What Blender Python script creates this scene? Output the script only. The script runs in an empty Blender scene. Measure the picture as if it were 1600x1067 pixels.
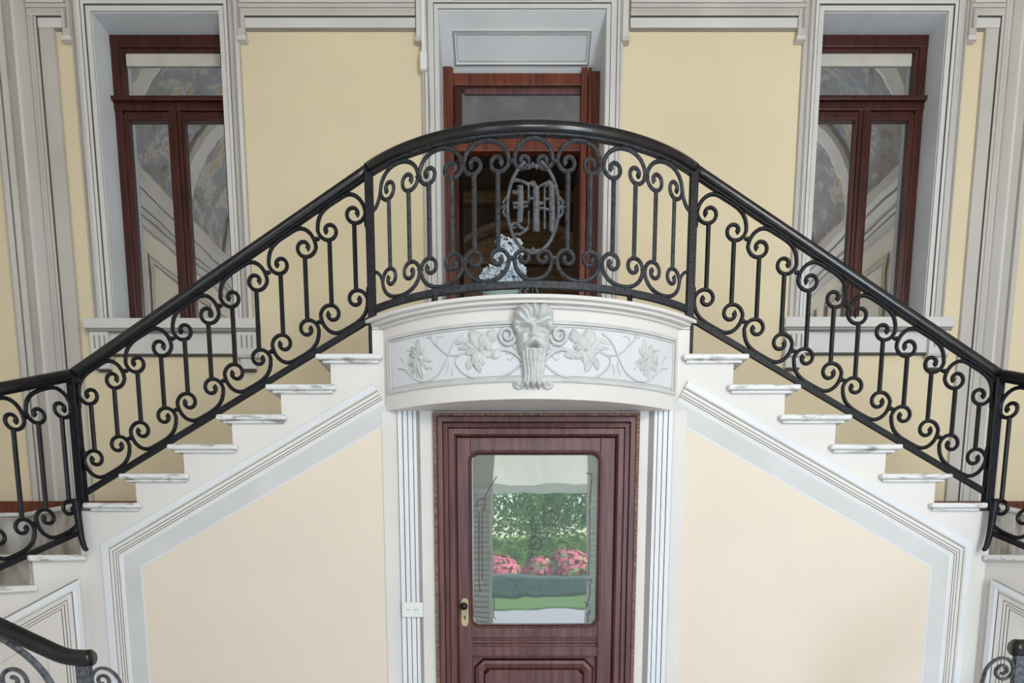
import bpy, math, random
from mathutils import Vector, noise
random.seed(7)
scn = bpy.context.scene
C = scn.collection

# ------------------------------------------------------------------ camera
FPX, PX, PY, YH = 1066.67, 800.0, 1008.0, 860.0        # focal length / principal point / horizon (1600x1067 frame)
PHI = math.atan((PY - YH) / FPX)
CZ = 1.6
cam_d = bpy.data.cameras.new('camera'); cam = bpy.data.objects.new('camera', cam_d); C.objects.link(cam)
cam.location = (0, 0, CZ); cam.rotation_euler = (math.pi / 2 - PHI, 0, 0)
cam_d.sensor_width = 36; cam_d.lens = 24; cam_d.shift_y = (PY - 533.5) / 1600; cam_d.clip_start = .05; cam_d.clip_end = 300
scn.camera = cam
# ------------------------------------------------------------------ sky, sun, daylight in the windows, added upper room fill, exposure
W = bpy.data.worlds.new('sky'); scn.world = W; W.use_nodes = True
nt = W.node_tree; bg = nt.nodes['Background']
sky = nt.nodes.new('ShaderNodeTexSky'); sky.sky_type = 'NISHITA'; sky.sun_disc = False
sky.sun_elevation = math.radians(52); sky.sun_rotation = math.radians(40); sky.air_density = 1.2
nt.links.new(sky.outputs[0], bg.inputs[0]); bg.inputs[1].default_value = .32
sun_d = bpy.data.lights.new('sun', 'SUN'); sun_d.energy = 6.5; sun_d.angle = .01; sun_d.color = (1, .95, .86)
sun = bpy.data.objects.new('sun', sun_d); C.objects.link(sun)
sun.rotation_euler = Vector((-.9, -.08, -.85)).to_track_quat('-Z', 'Y').to_euler()
def daylight(name, loc, sx, sz, power, col):
    d = bpy.data.lights.new(name, 'AREA'); d.shape = 'RECTANGLE'; d.size = sx; d.size_y = sz; d.energy = power; d.color = col
    o = bpy.data.objects.new(name, d); C.objects.link(o); o.location = loc
    o.rotation_euler = (math.pi / 2, 0, 0)       # faces +Y, into the hall
    return o
YE = -3.2                                         # entrance wall behind the camera
daylight('daylight_lower_left', (-2.65, YE + .02, 2.1), 1.5, 2.6, 40, (.52, .75, 1))
daylight('daylight_lower_right', (3.05, YE + .02, 2.1), 1.5, 2.6, 225, (.64, .83, 1))
daylight('daylight_upper_left', (-2.65, YE + .02, 5.3), 1.5, 2.0, 22, (1, .95, .86))
daylight('daylight_upper_right', (3.05, YE + .02, 5.3), 1.5, 2.0, 150, (1, .94, .84))
daylight('daylight_upper_middle', (.2, YE + .02, 4.9), 1.5, 1.8, 80, (1, .95, .88))
rl = daylight('fill_upper_room', (-2.3, 7.6, 5.0), 1.0, 1.6, 14, (1, .93, .82)); rl.rotation_euler = (math.pi / 2, 0, -math.pi / 2)  # added fill lamp to bring out the cabinet; no window is built here
scn.view_settings.view_transform = 'Standard'; scn.view_settings.look = 'None'
scn.view_settings.exposure = 0.1; scn.view_settings.gamma = 1

# ------------------------------------------------------------------ helpers
cph, sph = math.cos(PHI), math.sin(PHI)
def ray(x, y):
    a = (x - PX) / FPX; b = -(y - PY) / FPX
    return Vector((a, cph + b * sph, -sph + b * cph))
def at(x, y, Y):                                   # measured point of the photograph on the plane at depth Y -> (X, Z)
    d = ray(x, y); t = Y / d.y
    return d.x * t, CZ + d.z * t
def AXx(x, y, Y): return at(x, y, Y)[0]
def AZ(x, y, Y): return at(x, y, Y)[1]

def srgb(r, g, b):
    f = lambda c: (c / 255 / 12.92) if c / 255 <= .04045 else ((c / 255 + .055) / 1.055) ** 2.4
    return (f(r), f(g), f(b), 1)
MATS = {}
def mat(name, col, rough=.6, var=.08, scale=4.0, bump=0.0, bscale=60, metal=0, col2=None, stretch=None, spec=.4, detail=4):
    m = bpy.data.materials.new(name); m.use_nodes = True; t = m.node_tree; L = t.links
    p = t.nodes['Principled BSDF']; p.inputs['Roughness'].default_value = rough; p.inputs['Metallic'].default_value = metal
    p.inputs['Specular IOR Level'].default_value = spec
    tc = t.nodes.new('ShaderNodeTexCoord'); mp = t.nodes.new('ShaderNodeMapping'); L.new(tc.outputs['Object'], mp.inputs[0])
    if stretch: mp.inputs['Scale'].default_value = stretch
    n = t.nodes.new('ShaderNodeTexNoise'); n.inputs['Scale'].default_value = scale; n.inputs['Detail'].default_value = detail
    L.new(mp.outputs[0], n.inputs[0])
    r = t.nodes.new('ShaderNodeValToRGB'); L.new(n.outputs[0], r.inputs[0])
    c2 = col2 or tuple(max(0, c * (1 - var * 2)) for c in col[:3]) + (1,)
    c1 = col if col2 else tuple(min(1, c * (1 + var * .6)) for c in col[:3]) + (1,)
    r.color_ramp.elements[0].position = .3; r.color_ramp.elements[1].position = .68
    r.color_ramp.elements[0].color = c2; r.color_ramp.elements[1].color = c1
    L.new(r.outputs[0], p.inputs['Base Color'])
    if bump:
        nb = t.nodes.new('ShaderNodeTexNoise'); nb.inputs['Scale'].default_value = bscale; L.new(mp.outputs[0], nb.inputs[0])
        b = t.nodes.new('ShaderNodeBump'); b.inputs['Strength'].default_value = bump; b.inputs['Distance'].default_value = .01
        L.new(nb.outputs[0], b.inputs['Height']); L.new(b.outputs[0], p.inputs['Normal'])
    MATS[name] = m; return m
mat('yellow', (.785, .668, .465, 1), .75, .035, .9, .05, 40)
mat('yellow_low', (.815, .70, .58, 1), .75, .03, .8, .05, 40)
mat('stone', (.60, .56, .52, 1), .7, .07, 1.6, .05, 50, stretch=(1, 1, .5))
mat('stone_light', (.70, .68, .665, 1), .65, .05, 1.6, .05, 50)
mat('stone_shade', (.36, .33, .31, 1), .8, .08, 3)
mat('line', (.10, .085, .082, 1), .8, .1, 6)
mat('reveal', (.77, .79, .82, 1), .6, .05, 2.2, .06, 30)
mat('white', (.775, .725, .69, 1), .6, .035, 1.5, .04, 50)
mat('white_band', (.78, .785, .81, 1), .5, .03, 2)
mat('ornament', (.63, .63, .615, 1), .6, .07, 9, .12, 60)
mat('frieze_ground', (.71, .71, .73, 1), .7, .03, 3)
mat('grey_band', (.66, .645, .64, 1), .7, .04, 3)
mat('window_wood', (.06, .010, .006, 1), .35, .3, 5, .15, 40, stretch=(6, 6, .6), spec=.5)
mat('door_wood', (.15, .058, .056, 1), .38, .25, 5, .2, 50, stretch=(7, 7, .5), spec=.45)
mat('red_wood', (.17, .038, .018, 1), .4, .3, 5, .15, 40, stretch=(7, 7, .5), spec=.45)
mat('worn_edge', (.30, .20, .15, 1), .8, .4, 60, .4, 80, col2=(.10, .04, .03, 1))
mat('iron', (.010, .0105, .014, 1), .42, .35, 30, .25, 90, spec=.27)
mat('iron_lit', (.042, .045, .055, 1), .5, .4, 50, .35, 100, spec=.4)  # paler copy of the iron: light on the balcony bow put into the colour
mat('iron_grey', (.10, .105, .12, 1), .5, .35, 60, .4, 110, spec=.5)
mat('rail', (.014, .012, .014, 1), .22, .4, 12, .06, 40, spec=.6)
mat('brass', (.75, .62, .36, 1), .3, .12, 20, metal=.9)
mat('dark_metal', (.03, .02, .02, 1), .35, .2, 20, metal=.5)
mat('plastic', (.82, .82, .80, 1), .4, .02, 5)
mat('blind', (.56, .53, .48, 1), .8, .06, 8)
mat('floor_tile', (.62, .60, .59, 1), .35, .1, 3)
mat('wall_beige', (.74, .66, .55, 1), .8, .06, 2)
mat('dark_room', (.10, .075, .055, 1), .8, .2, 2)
mat('cabinet_wood', (.23, .145, .08, 1), .5, .25, 5, stretch=(1, 1, 6))
mat('petal', (.74, .84, .97, 1), .6, .12, 30)
mat('leaf_green', (.08, .16, .05, 1), .6, .3, 20)
mat('vase', (.42, .60, .58, 1), .25, .1, 6)
mat('gravel', (.60, .56, .52, 1), .9, .3, 40, .6, 90, col2=(.30, .28, .30, 1))
mat('lawn', (.16, .26, .07, 1), .9, .25, 6, .5, 120)
mat('hedge', (.12, .16, .13, 1), .8, .2, 8, .5, 40)
mat('bark', (.14, .10, .07, 1), .9, .3, 8, .5, 20)
mat('foliage', (.44, .60, .14, 1), .7, .4, 1.2, col2=(.08, .17, .05, 1))
mat('bloom_pink', (.85, .20, .26, 1), .7, .25, 20)
mat('bloom_orange', (.85, .42, .22, 1), .7, .25, 20)
mat('canvas', (.86, .80, .68, 1), .8, .05, 5)
mat('shutter_paint', (.82, .76, .72, 1), .6, .1, 10)
def translucent():
    m = MATS['canvas']; t = m.node_tree; p = t.nodes['Principled BSDF']; tr = t.nodes.new('ShaderNodeBsdfTranslucent'); tr.inputs[0].default_value = (.9, .82, .66, 1)
    x = t.nodes.new('ShaderNodeMixShader'); x.inputs[0].default_value = .5; o = t.nodes['Material Output']
    t.links.new(p.outputs[0], x.inputs[1]); t.links.new(tr.outputs[0], x.inputs[2]); t.links.new(x.outputs[0], o.inputs[0])
translucent()
def marble():
    m = bpy.data.materials.new('marble'); m.use_nodes = True; t = m.node_tree; L = t.links; p = t.nodes['Principled BSDF']
    p.inputs['Roughness'].default_value = .35
    tc = t.nodes.new('ShaderNodeTexCoord')
    n = t.nodes.new('ShaderNodeTexNoise'); n.inputs['Scale'].default_value = 7; n.inputs['Detail'].default_value = 8; n.inputs['Distortion'].default_value = 1.2
    mp = t.nodes.new('ShaderNodeMapping'); mp.inputs['Scale'].default_value = (1, 1, 3.5); L.new(tc.outputs['Object'], mp.inputs[0]); L.new(mp.outputs[0], n.inputs[0])
    r = t.nodes.new('ShaderNodeValToRGB'); e = r.color_ramp.elements
    e[0].position = .30; e[0].color = (.30, .27, .26, 1); e[1].position = .46; e[1].color = (.76, .745, .73, 1)
    k = e.new(.62); k.color = (.80, .79, .775, 1); k = e.new(.70); k.color = (.50, .47, .46, 1)
    L.new(n.outputs[0], r.inputs[0]); L.new(r.outputs[0], p.inputs['Base Color']); MATS['marble'] = m
marble()
mat('dirty_marble', (.66, .64, .62, 1), .5, .2, 5, col2=(.22, .18, .14, 1), detail=7)
def glassy(name, fac, tint, body, rough=.015):
    m = bpy.data.materials.new(name); m.use_nodes = True; t = m.node_tree; L = t.links
    out = t.nodes['Material Output']; t.nodes.remove(t.nodes['Principled BSDF'])
    g = t.nodes.new('ShaderNodeBsdfGlossy'); g.inputs['Color'].default_value = tint; g.inputs['Roughness'].default_value = rough
    d = t.nodes.new('ShaderNodeBsdfDiffuse'); d.inputs['Color'].default_value = body
    # old glass: faint waviness
    n = t.nodes.new('ShaderNodeTexNoise'); n.inputs['Scale'].default_value = 2.2
    tc = t.nodes.new('ShaderNodeTexCoord'); L.new(tc.outputs['Object'], n.inputs[0])
    b = t.nodes.new('ShaderNodeBump'); b.inputs['Strength'].default_value = .06; b.inputs['Distance'].default_value = .02
    L.new(n.outputs[0], b.inputs['Height']); L.new(b.outputs[0], g.inputs['Normal'])
    x = t.nodes.new('ShaderNodeMixShader'); x.inputs[0].default_value = fac
    L.new(d.outputs[0], x.inputs[1]); L.new(g.outputs[0], x.inputs[2]); L.new(x.outputs[0], out.inputs[0]); MATS[name] = m
glassy('window_glass', .68, (.9, .92, .95, 1), (.025, .028, .032, 1))
glassy('door_glass', .5, (.85, .93, .93, 1), (.15, .19, .20, 1))
glassy('transom_glass', .35, (.8, .8, .85, 1), (.09, .09, .095, 1), .05)
def fresco():
    m = bpy.data.materials.new('fresco'); m.use_nodes = True; t = m.node_tree; L = t.links; p = t.nodes['Principled BSDF']
    p.inputs['Roughness'].default_value = .85
    tc = t.nodes.new('ShaderNodeTexCoord')
    n = t.nodes.new('ShaderNodeTexNoise'); n.inputs['Scale'].default_value = 2.4; n.inputs['Detail'].default_value = 10; n.inputs['Roughness'].default_value = .68; n.inputs['Distortion'].default_value = 1.4
    L.new(tc.outputs['Object'], n.inputs[0])
    r = t.nodes.new('ShaderNodeValToRGB'); e = r.color_ramp.elements
    e[0].position = .28; e[0].color = (.10, .09, .09, 1); e[1].position = .42; e[1].color = (.30, .27, .24, 1)
    for pos, col in ((.5, (.27, .29, .33, 1)), (.57, (.50, .46, .40, 1)), (.63, (.34, .24, .14, 1)), (.72, (.62, .60, .56, 1))):
        k = e.new(pos); k.color = col
    L.new(n.outputs[0], r.inputs[0]); L.new(r.outputs[0], p.inputs['Base Color']); MATS['fresco'] = m
fresco()

class MB:
    def __init__(s): s.v = []; s.f = []; s.m = []
    def add(s, verts, faces, mi=0):
        o = len(s.v); s.v += [tuple(p) for p in verts]
        for f in faces: s.f.append([i + o for i in f]); s.m.append(mi)
        return s
    def box(s, x0, x1, y0, y1, z0, z1, mi=0):
        x0, x1 = min(x0, x1), max(x0, x1); y0, y1 = min(y0, y1), max(y0, y1); z0, z1 = min(z0, z1), max(z0, z1)
        v = [(x0, y0, z0), (x1, y0, z0), (x1, y1, z0), (x0, y1, z0), (x0, y0, z1), (x1, y0, z1), (x1, y1, z1), (x0, y1, z1)]
        return s.add(v, [(0, 3, 2, 1), (4, 5, 6, 7), (0, 1, 5, 4), (1, 2, 6, 5), (2, 3, 7, 6), (3, 0, 4, 7)], mi)
    def prism(s, poly, fn, a, b, mi=0):           # poly: 2D list; fn(p, t) -> 3D
        n = len(poly); v = [fn(p, a) for p in poly] + [fn(p, b) for p in poly]
        f = [list(range(n))[::-1], list(range(n, 2 * n))] + [(i, (i + 1) % n, n + (i + 1) % n, n + i) for i in range(n)]
        return s.add(v, f, mi)
    def tube(s, pts, rad, n=8, mi=0, cap=True):
        pts = [Vector(p) for p in pts]; rads = rad if isinstance(rad, (list, tuple)) else [rad] * len(pts)
        v = []; prev = None
        for i, p in enumerate(pts):
            d = (pts[min(i + 1, len(pts) - 1)] - pts[max(i - 1, 0)]).normalized()
            if prev is None: prev = Vector((0, 0, 1)) if abs(d.z) < .9 else Vector((0, 1, 0))
            a = d.cross(prev).normalized(); b = a.cross(d).normalized(); prev = b
            for k in range(n):
                t = 2 * math.pi * k / n; v.append(p + (a * math.cos(t) + b * math.sin(t)) * rads[i])
        f = [(i * n + k, i * n + (k + 1) % n, (i + 1) * n + (k + 1) % n, (i + 1) * n + k) for i in range(len(pts) - 1) for k in range(n)]
        if cap: f += [list(range(n))[::-1], list(range((len(pts) - 1) * n, len(pts) * n))]
        return s.add(v, f, mi)
    def lathe(s, prof, c, n=16, mi=0, axis='z'):
        v = []
        for r, h in prof:
            for k in range(n):
                t = 2 * math.pi * k / n; a, b = r * math.cos(t), r * math.sin(t)
                v.append((c[0] + a, c[1] + b, c[2] + h) if axis == 'z' else (c[0] + a, c[1] - h, c[2] + b))
        f = [(i * n + k, i * n + (k + 1) % n, (i + 1) * n + (k + 1) % n, (i + 1) * n + k) for i in range(len(prof) - 1) for k in range(n)]
        f += [list(range(n))[::-1], list(range((len(prof) - 1) * n, len(prof) * n))]
        return s.add(v, f, mi)
    def build(s, name, mats, parent=None, smooth=False, bevel=0, seg=2):
        me = bpy.data.meshes.new(name); me.from_pydata(s.v, [], s.f)
        for m in ([mats] if isinstance(mats, str) else mats): me.materials.append(MATS[m])
        for p, i in zip(me.polygons, s.m): p.material_index = i; p.use_smooth = smooth
        import bmesh
        bm = bmesh.new(); bm.from_mesh(me); bmesh.ops.recalc_face_normals(bm, faces=bm.faces); bm.to_mesh(me); bm.free()
        o = bpy.data.objects.new(name, me); C.objects.link(o)
        if parent: o.parent = parent
        if bevel:
            b = o.modifiers.new('bevel', 'BEVEL'); b.width = bevel; b.segments = seg; b.limit_method = 'ANGLE'; b.angle_limit = .6
        return o
def empty(name, loc=(0, 0, 0)):
    o = bpy.data.objects.new(name, None); C.objects.link(o); o.empty_display_size = .1
    return o                                       # kept at the world origin: children carry world coordinates
def tag(o, label=None, cat=None, group=None, kind=None):
    if label: o['label'] = label
    if cat: o['category'] = cat
    if group: o['group'] = group
    if kind: o['kind'] = kind
    return o
def struct(o, label=None, cat=None): return tag(o, label, cat, kind='structure')

def offset_path(pts, off, closed=False):           # 2D mitred offset, positive = left of travel
    n = len(pts); out = []
    for i in range(n):
        p = Vector(pts[i])
        a = Vector(pts[i - 1]) if (i > 0 or closed) else None
        b = Vector(pts[(i + 1) % n]) if (i < n - 1 or closed) else None
        d1 = (p - a).normalized() if a is not None else (b - p).normalized()
        d2 = (b - p).normalized() if b is not None else d1
        n1 = Vector((-d1.y, d1.x)); n2 = Vector((-d2.y, d2.x))
        m = (n1 + n2); m = m / max(.2, m.dot(n1)) if m.length > 1e-6 else n1
        out.append(p + m * off)
    return out
def moulding(mb, path, prof, fn, closed=False):    # prof: (offset, height, material index of the strip up to the next point)
    rows = [[fn(q, h) for q in offset_path(path, o, closed)] for o, h, _ in prof]
    n = len(path); k = n if closed else n - 1
    for i in range(len(prof) - 1):
        v = rows[i] + rows[i + 1]
        mb.add(v, [(j, (j + 1) % n, n + (j + 1) % n, n + j) for j in range(k)], prof[i][2])
    return mb
def bez(p0, p1, p2, p3, n=10):
    out = []
    for i in range(n + 1):
        t = i / n; u = 1 - t
        out.append(tuple(u ** 3 * a + 3 * u * u * t * b + 3 * u * t * t * c + t ** 3 * d for a, b, c, d in zip(p0, p1, p2, p3)))
    return out
def catmull(p, n=6):
    p = [Vector(q) for q in p]; p = [p[0] * 2 - p[1]] + p + [p[-1] * 2 - p[-2]]; out = []
    for i in range(1, len(p) - 2):
        for k in range(n):
            t = k / n; a, b, c, d = p[i - 1], p[i], p[i + 1], p[i + 2]
            out.append(.5 * ((2 * b) + (c - a) * t + (2 * a - 5 * b + 4 * c - d) * t * t + (3 * b - a - 3 * c + d) * t ** 3))
    out.append(p[-2]); return [tuple(q) for q in out]

# ------------------------------------------------------------------ main depths
F = 4.2            # front plane of the upper flights and of the door wall below the balcony
B = 5.75           # upper rear wall
XL, XR = -4.45, 4.6
LAND = 2.93        # top of the landing slab
ZTOP = 7.6
AXB = .1065        # axis of the balcony
def wplane(Y):     # fn for mouldings on a wall facing the camera
    return lambda q, h: (q[0], Y - h, q[1])

def wall_cells(xs, zs, holes, y0, y1):
    mb = MB()
    for i in range(len(xs) - 1):
        for j in range(len(zs) - 1):
            cx = (xs[i] + xs[i + 1]) / 2; cz = (zs[j] + zs[j + 1]) / 2
            if any(a < cx < b and c < cz < d for a, b, c, d in holes): continue
            mb.box(xs[i], xs[i + 1], y0, y1, zs[j], zs[j + 1])
    return mb
# openings of the rear wall
WL = (AXx(143, 20, B), AXx(343, 20, B), AZ(160, 503, B), AZ(240, 20, B))
WR = (AXx(1286, 20, B), AXx(1480, 20, B), AZ(1300, 501, B), AZ(1380, 20, B))
DU = (AXx(685, 60, B), AXx(947, 60, B), LAND, AZ(815, 16, B))
ws = sorted({XL, XR, WL[0], WL[1], WR[0], WR[1], DU[0], DU[1]})
zs = sorted({0, ZTOP, WL[2], WL[3], WR[2], WR[3], DU[2], DU[3]})
struct(wall_cells(ws, zs, [WL, WR, DU], B, B + .45).build('wall_back', 'yellow'), 'pale yellow plaster wall behind the upper flights')
struct(MB().box(XL - .3, XL, YE - .3, B + .45, 0, ZTOP).build('wall_left', 'wall_beige'), 'beige side wall at the left of the hall')
struct(MB().box(XR, XR + .3, YE - .3, B + .45, 0, ZTOP).build('wall_right', 'wall_beige'), 'beige side wall at the right of the hall')
struct(MB().box(XL - .3, XR + .3, YE - .3, B + .6, -.2, 0).build('floor', 'floor_tile'), 'stone floor of the hall')
# entrance wall with its openings (behind the camera, seen in the door glass)
EO = (-.32, 1.28, 0, 3.25)
eh = [EO, (-3.4, -1.9, .8, 3.4), (2.3, 3.8, .8, 3.4), (-3.4, -1.9, 4.3, 6.3), (2.3, 3.8, 4.3, 6.3), (-.55, .95, 4.0, 5.8)]
xs = sorted({XL, XR} | {h[0] for h in eh} | {h[1] for h in eh}); zz = sorted({0, ZTOP} | {h[2] for h in eh} | {h[3] for h in eh})
struct(wall_cells(xs, zz, eh, YE - .3, YE).build('wall_front', 'wall_beige'), 'entrance wall of the hall behind the viewer')
# frescoed cove ceiling
def ceiling():
    mb = MB(); prof = []
    for k in range(9):
        t = math.pi / 2 * k / 8; prof.append((1.6 - 1.6 * math.cos(t), 5.95 + 1.6 * math.sin(t)))
    xsn = [(XL + a, z) for a, z in prof] + [(XR - a, z) for a, z in prof[::-1]]
    n = len(xsn); v = [(x, YE, z) for x, z in xsn] + [(x, B, z) for x, z in xsn]
    mb.add(v, [(i, i + 1, n + i + 1, n + i) for i in range(n - 1)])
    o = struct(mb.build('ceiling', 'fresco', smooth=True), 'painted coved ceiling of the hall')
    mb = MB().box(XL - .3, XR + .3, YE - .3, B + .6, ZTOP, ZTOP + .2); mb.build('roof_slab', 'wall_beige', o)
    for X, s, nm in ((XL, 1, 'cornice'), (XR, -1, 'cornice')):
        c = MB()
        pr = [(0, 5.45), (.05, 5.45), (.05, 5.52), (.07, 5.53), (.07, 5.56), (.10, 5.58), (.10, 5.66), (.16, 5.72), (.16, 5.78), (.20, 5.82), (.20, 5.95), (0, 5.95)]
        c.prism(pr, lambda p, t: (X + s * p[0], t, p[1]), YE, B, 0)
        c.build(nm, 'stone', o)
        for zz0, zz1, d in ((5.535, 5.55, .073), (5.60, 5.615, .103), (5.74, 5.755, .163)):
            MB().box(X, X + s * d, YE, B, zz0, zz1).build('cornice_line', 'line', o)
        # framed panels of the side wall below the cornice
        for y0, y1 in ((-2.6, -.9), (-.6, 1.1), (1.4, 3.1), (3.4, 5.1)):
            p = MB(); path = [(y0, 3.4), (y1, 3.4), (y1, 5.2), (y0, 5.2)]
            moulding(p, path, [(0, .02, 0), (.02, .025, 1), (.03, .01, 0), (.08, .03, 1), (.09, 0, 0)], lambda q, h: (X + s * h, q[0], q[1]), True)
            p.build('panel_moulding', ['wall_beige', 'stone_shade'], o)
    for yr in (-2.2, -.75, .7, 2.15, 3.6, 5.05):
        for X, s in ((XL, 1), (XR, -1)):
            r = MB(); sec = [(-.16, .0), (-.16, .04), (-.10, .07), (.10, .07), (.16, .04), (.16, 0)]; rows = []
            for k in range(13):
                t = math.pi / 2 * k / 12
                rows.append([(X + s * (1.6 - (1.6 - h) * math.cos(t)), yr + w, 5.95 + (1.6 - h) * math.sin(t)) for w, h in sec])
            for a_, b_ in zip(rows, rows[1:]): r.add(a_ + b_, [(j, j + 1, 7 + j, 6 + j) for j in range(5)])
            r.build('vault_rib', 'stone', o)
    return o
ceiling()

# ------------------------------------------------------------------ painted mouldings of the rear wall
def upright_bands(name, cols, z0, z1, label, mats):  # cols: (X, height, mat)
    mb = MB()
    for i in range(len(cols) - 1):
        x0, h0, m = cols[i]; x1, h1, _ = cols[i + 1]
        mb.add([(x0, B - h0, z0), (x1, B - h1, z0), (x1, B - h1, z1), (x0, B - h0, z1)], [(0, 1, 2, 3)], m)
    return struct(mb.build(name, mats), label)
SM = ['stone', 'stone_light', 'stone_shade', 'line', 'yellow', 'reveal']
# (px at y=300, height, strip material)
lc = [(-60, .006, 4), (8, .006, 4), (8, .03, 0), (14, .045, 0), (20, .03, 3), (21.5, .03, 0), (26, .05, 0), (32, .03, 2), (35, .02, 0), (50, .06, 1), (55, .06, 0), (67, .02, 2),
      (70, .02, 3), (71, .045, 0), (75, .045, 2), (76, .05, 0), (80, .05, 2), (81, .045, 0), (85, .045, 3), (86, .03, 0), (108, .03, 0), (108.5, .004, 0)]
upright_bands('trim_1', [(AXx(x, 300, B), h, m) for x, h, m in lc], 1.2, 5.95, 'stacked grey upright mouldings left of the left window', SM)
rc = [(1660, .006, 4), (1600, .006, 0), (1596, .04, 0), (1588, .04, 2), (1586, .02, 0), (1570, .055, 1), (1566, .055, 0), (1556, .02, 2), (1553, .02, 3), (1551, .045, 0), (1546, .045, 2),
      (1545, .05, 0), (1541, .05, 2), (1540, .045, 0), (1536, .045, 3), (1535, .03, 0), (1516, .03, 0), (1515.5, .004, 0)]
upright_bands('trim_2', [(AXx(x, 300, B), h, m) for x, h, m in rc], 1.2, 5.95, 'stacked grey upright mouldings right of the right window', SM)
def header(name, xa, xb, label):                    # band between the ears: z from photo rows
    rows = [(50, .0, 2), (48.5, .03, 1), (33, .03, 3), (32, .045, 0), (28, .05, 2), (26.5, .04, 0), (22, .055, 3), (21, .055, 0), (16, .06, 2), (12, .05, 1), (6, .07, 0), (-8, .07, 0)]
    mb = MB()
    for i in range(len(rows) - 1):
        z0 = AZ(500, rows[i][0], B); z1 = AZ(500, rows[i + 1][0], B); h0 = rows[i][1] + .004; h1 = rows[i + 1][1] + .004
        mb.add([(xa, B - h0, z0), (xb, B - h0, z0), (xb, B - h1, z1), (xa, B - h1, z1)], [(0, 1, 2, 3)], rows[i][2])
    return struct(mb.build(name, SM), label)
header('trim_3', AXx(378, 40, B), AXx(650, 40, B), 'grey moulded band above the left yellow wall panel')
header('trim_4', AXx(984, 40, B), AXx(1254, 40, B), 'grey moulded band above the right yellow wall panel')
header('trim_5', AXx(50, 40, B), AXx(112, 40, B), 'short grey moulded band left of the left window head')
header('trim_6', AXx(1510, 40, B), AXx(1560, 40, B), 'short grey moulded band right of the right window head')

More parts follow.
